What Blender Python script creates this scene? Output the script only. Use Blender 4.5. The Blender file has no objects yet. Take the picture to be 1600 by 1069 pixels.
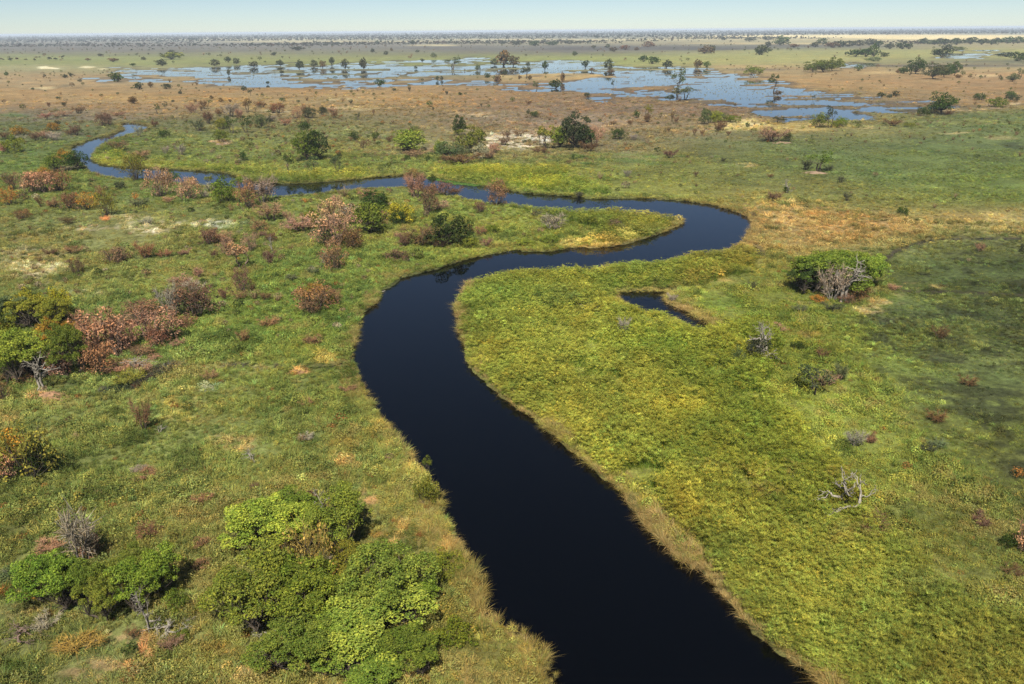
import bpy, math, random
import numpy as np
from mathutils import Matrix, Vector

rng = np.random.default_rng(7)
random.seed(7)
scene = bpy.context.scene
col = scene.collection

# ------------------------------------------------------------------ camera
CAM_H = 60.0
FOC, CX, CY = 1244.0, 800.0, 534.5            # photograph pixels (1600 x 1069)
PITCH = math.atan(487.0 / FOC)
ROLL = math.radians(0.455)
Fv = np.array([0, math.cos(PITCH), -math.sin(PITCH)])
R0 = np.array([1.0, 0, 0])
U0 = np.array([0, math.sin(PITCH), math.cos(PITCH)])
Rv = R0 * math.cos(ROLL) - U0 * math.sin(ROLL)
Uv = U0 * math.cos(ROLL) + R0 * math.sin(ROLL)
cam = bpy.data.cameras.new('camera')
cam.sensor_width = 36.0
cam.lens = 36.0 * FOC / 1600.0
cam.clip_start, cam.clip_end = 0.5, 120000.0
cam_o = bpy.data.objects.new('camera', cam)
cam_o.matrix_world = Matrix(((Rv[0], Uv[0], -Fv[0], 0), (Rv[1], Uv[1], -Fv[1], 0), (Rv[2], Uv[2], -Fv[2], CAM_H), (0, 0, 0, 1)))
col.objects.link(cam_o)
scene.camera = cam_o

# ------------------------------------------------------------------ sky, sun, exposure
SUN_EL = math.radians(54)
SHADOW_AZ = math.radians(8)                    # shadows fall away from the viewer, a little to the right
sx, sy = -math.sin(SHADOW_AZ), -math.cos(SHADOW_AZ)   # horizontal direction towards the sun
world = bpy.data.worlds.new('World')
scene.world = world
world.use_nodes = True
wn = world.node_tree
bg = wn.nodes['Background']
sky = wn.nodes.new('ShaderNodeTexSky')
sky.sky_type = 'NISHITA'
sky.sun_disc = False
sky.sun_elevation = SUN_EL
sky.sun_rotation = math.atan2(sx, sy)
sky.altitude = 3500
sky.air_density = 1.0
sky.dust_density = 1.5
sky.ozone_density = 2.0
wn.links.new(sky.outputs[0], bg.inputs[0])
bg.inputs[1].default_value = 0.05
sun = bpy.data.lights.new('sun', 'SUN')
sun.energy = 5.0
sun.angle = math.radians(0.53)
sun.color = (1.0, 0.96, 0.90)
sun_o = bpy.data.objects.new('sun', sun)
sun_dir = Vector((sx * math.cos(SUN_EL), sy * math.cos(SUN_EL), math.sin(SUN_EL)))
sun_o.rotation_euler = sun_dir.to_track_quat('Z', 'Y').to_euler()
sun_o.location = (-40, -120, 160)
col.objects.link(sun_o)
scene.view_settings.view_transform = 'Standard'
scene.view_settings.look = 'None'
scene.view_settings.gamma = 1.0
scene.view_settings.use_curve_mapping = False
scene.view_settings.exposure = 0.9
scene.render.engine = 'CYCLES'
scene.cycles.use_denoising = True
scene.cycles.denoiser = 'OPENIMAGEDENOISE'
scene.cycles.denoising_prefilter = 'NONE'
scene.cycles.max_bounces = 6
scene.cycles.diffuse_bounces = 2
scene.cycles.glossy_bounces = 2
scene.cycles.transmission_bounces = 2
scene.cycles.transparent_max_bounces = 4

# ------------------------------------------------------------------ helpers
def P2W(x, y, z=0.0):
    x, y = np.asarray(x, float), np.asarray(y, float)
    d = [Fv[i] * FOC + Rv[i] * (x - CX) + Uv[i] * (CY - y) for i in range(3)]
    t = (CAM_H - z) / np.maximum(-d[2], 1e-3)
    return d[0] * t, d[1] * t

def W2P(X, Y, Z=0.0):
    dz = Z - CAM_H
    f = np.maximum(X * Fv[0] + Y * Fv[1] + dz * Fv[2], 3.0)
    r = X * Rv[0] + Y * Rv[1] + dz * Rv[2]
    u = X * Uv[0] + Y * Uv[1] + dz * Uv[2]
    return CX + FOC * r / f, CY - FOC * u / f

def depth_at(X, Y):
    return X * Fv[0] + Y * Fv[1] - CAM_H * Fv[2]

def _hash(ix, iy, seed):
    h = (ix.astype(np.int64) * 374761393 + iy.astype(np.int64) * 668265263 + seed * 974634777) & 0xFFFFFFFF
    h = ((h ^ (h >> 13)) * 1274126177) & 0xFFFFFFFF
    h = ((h ^ (h >> 16)) * 2246822519) & 0xFFFFFFFF
    return ((h ^ (h >> 15)) & 0xFFFFFF) / float(0xFFFFFF)

def vnoise(x, y, seed=0):
    xi, yi = np.floor(x), np.floor(y)
    fx, fy = x - xi, y - yi
    fx, fy = fx * fx * (3 - 2 * fx), fy * fy * (3 - 2 * fy)
    a, b = _hash(xi, yi, seed), _hash(xi + 1, yi, seed)
    c, d = _hash(xi, yi + 1, seed), _hash(xi + 1, yi + 1, seed)
    return (a + (b - a) * fx) * (1 - fy) + (c + (d - c) * fx) * fy

def fbm(x, y, scale, seed=0, oct=4):
    """fractal noise, -1..1, first octave at `scale` metres"""
    s, amp, tot = 0.0, 1.0, 0.0
    x, y = x / scale, y / scale
    for o in range(oct):
        s = s + amp * (vnoise(x, y, seed + o * 17) * 2 - 1)
        tot += amp
        amp *= 0.55
        x, y = x * 2.03 + 11.3, y * 2.03 - 7.1
    return s / tot * 1.6

def sstep(a, b, v):
    t = np.clip((v - a) / (b - a), 0, 1)
    return t * t * (3 - 2 * t)

def lin(c):
    c = np.asarray(c, float) / 255.0
    return np.where(c <= 0.04045, c / 12.92, ((c + 0.055) / 1.055) ** 2.4)

def poly_sdf(px, py, poly):
    """signed distance to a closed polygon, negative inside"""
    poly = np.asarray(poly, float)
    n = len(poly)
    d = np.full(px.shape, 1e30)
    inside = np.zeros(px.shape, bool)
    for i in range(n):
        ax, ay = poly[i]
        bx, by = poly[(i + 1) % n]
        ex, ey = bx - ax, by - ay
        wx, wy = px - ax, py - ay
        t = np.clip((wx * ex + wy * ey) / max(ex * ex + ey * ey, 1e-12), 0, 1)
        d = np.minimum(d, (wx - ex * t) ** 2 + (wy - ey * t) ** 2)
        c = ((ay <= py) & (by > py)) | ((by <= py) & (ay > py))
        if abs(by - ay) > 1e-12:
            inside ^= c & (px < ax + (py - ay) * ex / (by - ay))
    d = np.sqrt(d)
    return np.where(inside, -d, d)

def line_dist(px, py, line):
    d = np.full(px.shape, 1e30)
    for (ax, ay), (bx, by) in zip(line[:-1], line[1:]):
        ex, ey = bx - ax, by - ay
        wx, wy = px - ax, py - ay
        t = np.clip((wx * ex + wy * ey) / (ex * ex + ey * ey), 0, 1)
        d = np.minimum(d, (wx - ex * t) ** 2 + (wy - ey * t) ** 2)
    return np.sqrt(d)

def make_mesh(name, verts, tris=None, quads=None, cols=None, mats=()):
    """verts (n,3), tris (m,3), quads (k,4), cols per-vertex (n,3) in attribute 'tone'"""
    me = bpy.data.meshes.new(name)
    verts = np.ascontiguousarray(verts, np.float32)
    parts, tot, starts = [], [], []
    pos = 0
    for f in (quads, tris):
        if f is not None and len(f):
            f = np.asarray(f, np.int32)
            parts.append(f.ravel())
            k = f.shape[1]
            starts.append(np.arange(len(f), dtype=np.int32) * k + pos)
            tot.append(np.full(len(f), k, np.int32))
            pos += f.size
    loops = np.concatenate(parts)
    starts, tot = np.concatenate(starts), np.concatenate(tot)
    me.vertices.add(len(verts))
    me.vertices.foreach_set('co', verts.ravel())
    me.loops.add(len(loops))
    me.loops.foreach_set('vertex_index', loops)
    me.polygons.add(len(starts))
    me.polygons.foreach_set('loop_start', starts)
    me.polygons.foreach_set('loop_total', tot)
    me.update(calc_edges=True)
    if cols is not None:
        a = me.attributes.new('tone', 'FLOAT_COLOR', 'POINT')
        c4 = np.ones((len(verts), 4), np.float32)
        c4[:, :3] = cols
        a.data.foreach_set('color', c4.ravel())
    for m in mats:
        me.materials.append(m)
    return me

def link(name, data, parent=None, **props):
    o = bpy.data.objects.new(name, data)
    col.objects.link(o)
    if parent is not None:
        o.parent = parent
    for k, v in props.items():
        o[k] = v
    return o

# ------------------------------------------------------------------ materials
def new_mat(name):
    m = bpy.data.materials.new(name)
    m.use_nodes = True
    m.node_tree.nodes.clear()
    return m, m.node_tree.nodes, m.node_tree.links

def node(ns, kind, **kw):
    n = ns.new(kind)
    for k, v in kw.items():
        setattr(n, k, v)
    return n

def mul_color(ns, ls, a, b):
    n = node(ns, 'ShaderNodeMix', data_type='RGBA', blend_type='MULTIPLY')
    n.inputs[0].default_value = 1.0
    ls.new(a, n.inputs[6])
    ls.new(b, n.inputs[7])
    return n.outputs[2]

def foliage_material(name, source, translucency=0.3, rough=0.6):
    """leaf colour = colour carried by the object ('object') or by the scattered tuft ('instance') x per-leaf variation"""
    m, ns, ls = new_mat(name)
    out = node(ns, 'ShaderNodeOutputMaterial')
    tone = node(ns, 'ShaderNodeAttribute', attribute_name='tone', attribute_type='GEOMETRY')
    if source == 'object':
        base = node(ns, 'ShaderNodeObjectInfo').outputs['Color']
    else:
        base = node(ns, 'ShaderNodeAttribute', attribute_name='tint', attribute_type='INSTANCER').outputs['Color']
    c = mul_color(ns, ls, base, tone.outputs['Color'])
    d = node(ns, 'ShaderNodeBsdfDiffuse')
    t = node(ns, 'ShaderNodeBsdfTranslucent')
    ls.new(c, d.inputs['Color'])
    ls.new(c, t.inputs['Color'])
    mx = node(ns, 'ShaderNodeMixShader')
    mx.inputs[0].default_value = translucency
    ls.new(d.outputs[0], mx.inputs[1])
    ls.new(t.outputs[0], mx.inputs[2])
    ls.new(mx.outputs[0], out.inputs['Surface'])
    return m

MAT_LEAF = foliage_material('leaf', 'object', 0.28)
MAT_TWIG = foliage_material('dry_twig', 'object', 0.08)
MAT_TUFT = foliage_material('tuft_blade', 'instance', 0.36)
MAT_SCRUB = foliage_material('scrub_leaf', 'instance', 0.12)

def bark_material():
    m, ns, ls = new_mat('bark')
    out = node(ns, 'ShaderNodeOutputMaterial')
    b = node(ns, 'ShaderNodeBsdfPrincipled')
    b.inputs['Roughness'].default_value = 0.9
    tc = node(ns, 'ShaderNodeTexCoord')
    nz = node(ns, 'ShaderNodeTexNoise')
    nz.inputs['Scale'].default_value = 24
    nz.inputs['Detail'].default_value = 4
    ls.new(tc.outputs['Object'], nz.inputs['Vector'])
    rp = node(ns, 'ShaderNodeValToRGB')
    rp.color_ramp.elements[0].position = 0.3
    rp.color_ramp.elements[0].color = (0.5, 0.47, 0.45, 1)
    rp.color_ramp.elements[1].position = 0.75
    rp.color_ramp.elements[1].color = (1.25, 1.22, 1.18, 1)
    ls.new(nz.outputs[0], rp.inputs[0])
    c = mul_color(ns, ls, node(ns, 'ShaderNodeObjectInfo').outputs['Color'], rp.outputs[0])
    ls.new(c, b.inputs['Base Color'])
    ls.new(b.outputs[0], out.inputs['Surface'])
    return m
MAT_BARK = bark_material()

def ground_material():
    m, ns, ls = new_mat('delta_ground')
    out = node(ns, 'ShaderNodeOutputMaterial')
    b = node(ns, 'ShaderNodeBsdfPrincipled')
    b.inputs['Roughness'].default_value = 0.95
    b.inputs['Specular IOR Level'].default_value = 0.1
    tone = node(ns, 'ShaderNodeAttribute', attribute_name='tone', attribute_type='GEOMETRY')
    geo = node(ns, 'ShaderNodeNewGeometry')
    val = None
    for sc, lo, hi in ((5.0, 0.6, 1.4), (0.9, 0.55, 1.45), (0.16, 0.7, 1.3), (0.035, 0.75, 1.25)):
        nz = node(ns, 'ShaderNodeTexNoise')
        nz.inputs['Scale'].default_value = sc
        nz.inputs['Detail'].default_value = 4
        nz.inputs['Roughness'].default_value = 0.65
        ls.new(geo.outputs['Position'], nz.inputs['Vector'])
        mr = node(ns, 'ShaderNodeMapRange')
        mr.inputs[1].default_value, mr.inputs[2].default_value = 0.3, 0.7
        mr.inputs[3].default_value, mr.inputs[4].default_value = lo, hi
        ls.new(nz.outputs[0], mr.inputs[0])
        if val is None:
            val = mr.outputs[0]
        else:
            mm = node(ns, 'ShaderNodeMath', operation='MULTIPLY')
            ls.new(val, mm.inputs[0])
            ls.new(mr.outputs[0], mm.inputs[1])
            val = mm.outputs[0]
    vc = node(ns, 'ShaderNodeCombineColor')
    for i in range(3):
        ls.new(val, vc.inputs[i])
    c = mul_color(ns, ls, tone.outputs['Color'], vc.outputs[0])
    ls.new(c, b.inputs['Base Color'])
    ls.new(b.outputs[0], out.inputs['Surface'])
    return m
MAT_GROUND = ground_material()

def water_material():
    m, ns, ls = new_mat('delta_water')
    out = node(ns, 'ShaderNodeOutputMaterial')
    b = node(ns, 'ShaderNodeBsdfPrincipled')
    b.inputs['Base Color'].default_value = (0.0003, 0.0003, 0.0003, 1)
    b.inputs['Roughness'].default_value = 0.04
    b.inputs['IOR'].default_value = 1.333
    geo = node(ns, 'ShaderNodeNewGeometry')
    mp = node(ns, 'ShaderNodeMapping')
    mp.inputs['Scale'].default_value = (0.35, 0.9, 1.0)
    ls.new(geo.outputs['Position'], mp.inputs['Vector'])
    nz = node(ns, 'ShaderNodeTexNoise')
    nz.inputs['Scale'].default_value = 1.2
    nz.inputs['Detail'].default_value = 3
    ls.new(mp.outputs[0], nz.inputs['Vector'])
    bp = node(ns, 'ShaderNodeBump')
    bp.inputs['Strength'].default_value = 0.02
    bp.inputs['Distance'].default_value = 0.03
    ls.new(nz.outputs[0], bp.inputs['Height'])
    ls.new(bp.outputs[0], b.inputs['Normal'])
    ls.new(b.outputs[0], out.inputs['Surface'])
    return m
MAT_WATER = water_material()

def plain_material(name, rgb, rough=0.9, spread=0.35, scale=3.0):
    m, ns, ls = new_mat(name)
    out = node(ns, 'ShaderNodeOutputMaterial')
    b = node(ns, 'ShaderNodeBsdfPrincipled')
    b.inputs['Roughness'].default_value = rough
    geo = node(ns, 'ShaderNodeNewGeometry')
    nz = node(ns, 'ShaderNodeTexNoise')
    nz.inputs['Scale'].default_value = scale
    nz.inputs['Detail'].default_value = 5
    ls.new(geo.outputs['Position'], nz.inputs['Vector'])
    rp = node(ns, 'ShaderNodeValToRGB')
    rp.color_ramp.elements[0].position = 0.3
    rp.color_ramp.elements[1].position = 0.7
    rp.color_ramp.elements[0].color = (*[v * (1 - spread) for v in rgb], 1)
    rp.color_ramp.elements[1].color = (*[v * (1 + spread) for v in rgb], 1)
    ls.new(nz.outputs[0], rp.inputs[0])
    ls.new(rp.outputs[0], b.inputs['Base Color'])
    ls.new(b.outputs[0], out.inputs['Surface'])
    return m

# ------------------------------------------------------------------ layout of the place (surveyed from the photograph, unprojected to the ground)
RIVER_PX = [(900,1300),(874,1120),(868,1069),(865,1050),(848,1008),(828,985),(800,962),(775,951),(751,947),(749,930),(748,903),(736,882),(716,854),(696,821),
 (678,804),(688,787),(669,757),(650,728),(633,700),(627,693),(602,665),(587,645),(569,617),(561,594),(551,571),(548,560),(551,540),(555,516),(564,502),
 (563,488),(574,478),(588,472),(589,456),(602,445),(627,432),(651,425),(673,418),(700,411),(728,404),(779,393),(800,390),(853,392),(880,388),(901,385),
 (935,385),(962,383),(999,374),(1035,363),(1063,352),(1068,343),(1052,335),(1027,331),(977,327),(951,325),(906,325),(866,325),(845,321),(800,313),
 (761,311),(716,303),(685,293),(637,288),(602,288),(564,289),(530,293),(501,296),(450,300),(423,302),(400,297),(379,291),(328,286),(270,280),(227,274.5),
 (199,275),(157,272),(135,265),(121,250),(109,236),(107,231),(127,222),(162,212),(190,205),(193,199),(182,193.5),(206,191.5),(238,196.5),(222,203),
 (192,212),(165,221),(144,240),(144,250),(162,257),(189,260),(227,262),(303,265),(354,269),(386,281),(415,286),(463,286),(501,284),(539,281),(577,277),
 (627,272.5),(652,273),(700,281),(761,290),(800,298),(850,303),(901,306),(926,310),(982,308),(1027,310),(1065,312),(1103,317),(1153,331),(1174,341),
 (1177,356),(1166,369),(1162,378),(1152,384),(1128,391),(1100,392),(1078,393),(1052,402),(1015,408),(977,409),(941,413),(924,421),(906,415),(880,414),
 (850,416),(800,420),(753,430),(733,440),(723,455),(712,475),(718,503),(726,528),(738,566),(753,584),(779,604),(794,624),(833,652),(863,672),(893,698),
 (925,728),(958,753),(976,768),(1001,799),(1014,821),(1041,844),(1064,877),(1115,902),(1132,927),(1152,948),(1200,998),(1225,1018),(1265,1044),
 (1298,1069),(1370,1130),(1500,1300)]
POND_PX = [(962,455),(982,456),(1012,455),(1045,454),(1050,458),(1036,465),(1047,475),(1072,483),(1092,498),(1122,506),(1094,506),(1068,500),(1050,488),(1010,481),(989,474),(966,464)]

def shore_world(px_list, veg=1.5):
    """unproject a shoreline; where the near bank's plants hide the water's edge, unproject at plant height instead"""
    a = np.array(px_list, float)
    X, Y = P2W(a[:, 0], a[:, 1])
    area = 0.5 * np.sum(X * np.roll(Y, -1) - np.roll(X, -1) * Y)
    tx, ty = np.roll(X, -1) - np.roll(X, 1), np.roll(Y, -1) - np.roll(Y, 1)
    L = np.hypot(tx, ty)
    nx, ny = ty / L, -tx / L
    if area < 0:
        nx, ny = -nx, -ny
    dl = np.hypot(X, Y)
    facing = np.clip(-(nx * X + ny * Y) / dl, 0, 1)
    z = np.where(a[:, 1] < 1069, veg * sstep(0.15, 0.7, facing), 0)
    X, Y = P2W(a[:, 0], a[:, 1], z)
    # round the corners (one Chaikin pass)
    Q = np.stack([X, Y], 1)
    N = np.roll(Q, -1, 0)
    return np.stack([Q * .75 + N * .25, Q * .25 + N * .75], 1).reshape(-1, 2)

RIVER = shore_world(RIVER_PX)
POND = shore_world(POND_PX, 1.2)
DITCHES = [([(1600,372),(1540,371),(1478,369),(1452,374),(1427,382),(1402,392),(1377,409)], 0.3),
           ([(1640,466),(1560,460),(1480,457),(1410,455)], 0.2),
           ([(1163,377),(1178,384),(1192,398)], 1.0),
           ([(470,572),(515,571),(549,562)], 0.25)]
MUD_PX = [([(270,574),(240,589),(205,608),(168,611)], 1.5), ([(352,570),(388,570)], .9), ([(425,573),(470,572),(515,571)], .35), ([(1410,456),(1490,458),(1600,462)], .5),
          ([(1376,410),(1402,393),(1452,375),(1600,373)], .7)]
MUD_W = [([tuple(p) for p in np.stack(P2W([q[0] for q in l], [q[1] for q in l]), 1)], w) for l, w in MUD_PX]
MEADOW_PX = [(1378,410),(1430,384),(1480,372),(1640,372),(1760,700),(1700,900),(1560,760),(1460,680),(1390,600),(1330,560),(1290,520),(1330,480),(1400,470),(1400,440)]
MEADOW_W = np.stack(P2W([p[0] for p in MEADOW_PX], [p[1] for p in MEADOW_PX]), 1)
MEADOW2_PX = [(960,300),(960,240),(1100,210),(1300,200),(1700,200),(1760,340),(1500,345),(1380,335),(1200,300),(1100,310)]
MEADOW2_W = np.stack(P2W([p[0] for p in MEADOW2_PX], [p[1] for p in MEADOW2_PX]), 1)
DITCH_W = [([tuple(p) for p in np.stack(P2W([q[0] for q in l], [q[1] for q in l]), 1)], w) for l, w in DITCHES]

FLOOD_PX = [(220,112),(300,110),(380,108),(450,105),(520,103),(600,102),(680,99),(740,96),(800,97),(870,100),(930,103),(985,110),(1040,110),(1075,109),
 (1120,116),(1165,123),(1215,128),(1235,137),(1270,144),(1330,151),(1400,158),(1450,166),(1425,172),(1370,172),(1330,172),(1290,176),(1240,180),(1200,177),(1215,170),(1180,165),(1120,160),(1085,158),
 (1050,156),(1000,153),(975,149),(945,144),(900,141),(850,140),(800,136),(760,131),(700,127),(640,127),(590,131),(520,132),(460,132),(400,132),(330,130),
 (300,128),(360,122),(300,118)]
FLOOD_HOLE = [(650,126),(700,122),(740,116),(800,115),(860,112),(920,114),(968,116),(985,121),(960,124),(900,128),(850,131),(770,133),(700,130)]
FLOOD_EXTRA = [([(140,123.5),(190,122),(260,125),(230,128),(160,127)], 1), ([(190,112),(230,110),(300,111),(290,116),(220,115)], 1), ([(935,153),(970,153),(1012,158),(1000,162),(975,160)], 1),
               ([(1485,86),(1540,82),(1555,84),(1500,89)], 1), ([(1310,101),(1335,100),(1345,102),(1320,104)], 1),
               ([(520,84),(600,83),(660,85),(590,87)], 0), ([(1225,181),(1300,174),(1345,180),(1290,183)], 1)]

def flood_field(X, Y):
    """< 0 where the flood plain is under water (works in the survey's picture units, rows stretched because they are foreshortened)"""
    px, py = W2P(X, Y)
    S = 4.5
    f = np.full(px.shape, 1e3)
    m = (py > 78) & (py < 262) & (Y > 0)
    if not m.any():
        return f
    x, y, wx, wy = px[m], py[m] * S, X[m], Y[m]
    sc = lambda L: [(a, b * S) for a, b in L]
    d = poly_sdf(x, y, sc(FLOOD_PX))
    d = np.maximum(d, -poly_sdf(x, y, sc(FLOOD_HOLE)))
    for L, k in FLOOD_EXTRA:
        if k:
            d = np.minimum(d, poly_sdf(x, y, sc(L)) + 2)
    n = fbm(wx, wy, 95, 31, 4)
    n2 = fbm(wx, wy, 28, 37, 3)
    f[m] = d - 15 + 22 * n + 12 * n2
    # emergent mud and grass inside the open water
    isl = fbm(wx * 0.6, wy, 75, 41, 5)
    bits = fbm(wx * 0.5, wy, 22, 43, 4)
    f[m] = np.maximum(f[m], np.maximum((isl - 0.36) * 40, (bits + 0.4 * isl - 0.34) * 18))
    return f

def river_field(X, Y):
    """metres to the nearest shore of river, pond or ditch, negative in the water"""
    d = np.full(X.shape, 400.0)
    m = (Y < 900) & (Y > -80) & (np.abs(X) < 520)
    x, y = X[m], Y[m]
    r = poly_sdf(x, y, RIVER) + 0.95 * fbm(x, y, 4.2, 3, 4) + 0.9 * fbm(x, y, 15, 6, 2) * sstep(500, 100, np.hypot(x, y))
    r = np.minimum(r, poly_sdf(x, y, POND) - 1.4 + 1.6 * fbm(x, y, 4.0, 5, 3))
    for line, w in DITCH_W:
        r = np.minimum(r, line_dist(x, y, line) - w * (1 + 0.5 * fbm(x, y, 7.0, 9, 2)))
    d[m] = r
    return d

# rows of colour across the land: y, then sRGB as it looks at x = 100, 500, 900, 1250, 1550
CX_KNOTS = np.array([100, 500, 900, 1250, 1550.0])
ROWS = [
 (50, (128,130,124), (128,130,124), (124,126,118), (120,122,114), (118,120,112)),
 (60, (122,120,108), (140,134,112), (128,122,104), (180,160,118), (196,172,126)),
 (66, (120,112,102), (126,118,106), (150,136,106), (150,136,104), (152,136,100)),
 (73, (108,100,94), (112,104,98), (104,98,92), (96,92,86), (142,128,92)),
 (80, (106,98,88), (112,106,88), (104,96,88), (140,134,84), (150,142,84)),
 (90, (128,128,78), (126,124,76), (132,132,74), (150,142,84), (140,132,82)),
 (98, (126,126,74), (126,126,72), (130,130,70), (150,138,86), (110,104,84)),
 (106, (142,134,96), (120,116,76), (130,124,80), (146,122,86), (152,130,92)),
 (118, (152,124,88), (118,110,80), (124,112,84), (150,120,80), (152,118,80)),
 (132, (148,122,88), (138,112,78), (140,108,74), (144,112,72), (148,114,78)),
 (142, (148,116,76), (144,112,74), (134,104,72), (140,112,70), (140,108,72)),
 (156, (144,114,76), (142,114,74), (128,100,74), (116,100,72), (136,108,76)),
 (168, (134,106,76), (136,110,72), (126,100,78), (118,98,76), (124,104,74)),
 (182, (104,92,72), (118,104,66), (128,106,84), (134,112,76), (102,106,60)),
 (196, (92,92,56), (108,100,60), (130,106,84), (127,115,68), (101,107,60)),
 (214, (94,100,55), (108,108,61), (122,104,76), (97,101,56), (95,103,56)),
 (235, (92,102,49), (104,110,53), (112,104,58), (95,101,52), (95,103,52)),
 (262, (96,106,47), (112,116,49), (110,110,46), (99,103,52), (97,109,50)),
 (290, (98,106,47), (104,110,47), (112,114,44), (107,105,50), (97,109,48)),
 (315, (100,106,49), (104,110,47), (110,114,44), (124,114,56), (100,108,46)),
 (340, (110,110,57), (104,110,49), (108,112,42), (140,116,66), (134,118,66)),
 (370, (114,110,57), (104,108,49), (108,110,42), (142,118,70), (104,106,56)),
 (400, (112,110,57), (98,108,47), (124,128,46), (118,112,52), (80,88,44)),
 (440, (106,108,55), (96,108,45), (133,130,50), (104,108,42), (80,88,44)),
 (500, (96,108,49), (98,112,45), (133,130,50), (108,114,40), (80,86,46)),
 (580, (106,112,55), (108,114,49), (134,132,52), (112,118,40), (90,96,46)),
 (650, (112,114,55), (110,114,51), (136,134,54), (118,124,44), (98,104,46)),
 (720, (108,112,51), (112,114,53), (136,136,52), (118,120,42), (96,102,42)),
 (800, (108,110,51), (120,116,57), (124,120,48), (116,118,44), (98,100,44)),
 (900, (108,110,53), (118,116,57), (120,112,50), (122,122,48), (104,104,44)),
 (1000, (112,112,55), (116,114,55), (120,112,50), (124,122,48), (110,108,44)),
 (1100, (112,110,57), (112,112,55), (120,112,50), (126,122,48), (112,108,46)),
]
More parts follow.
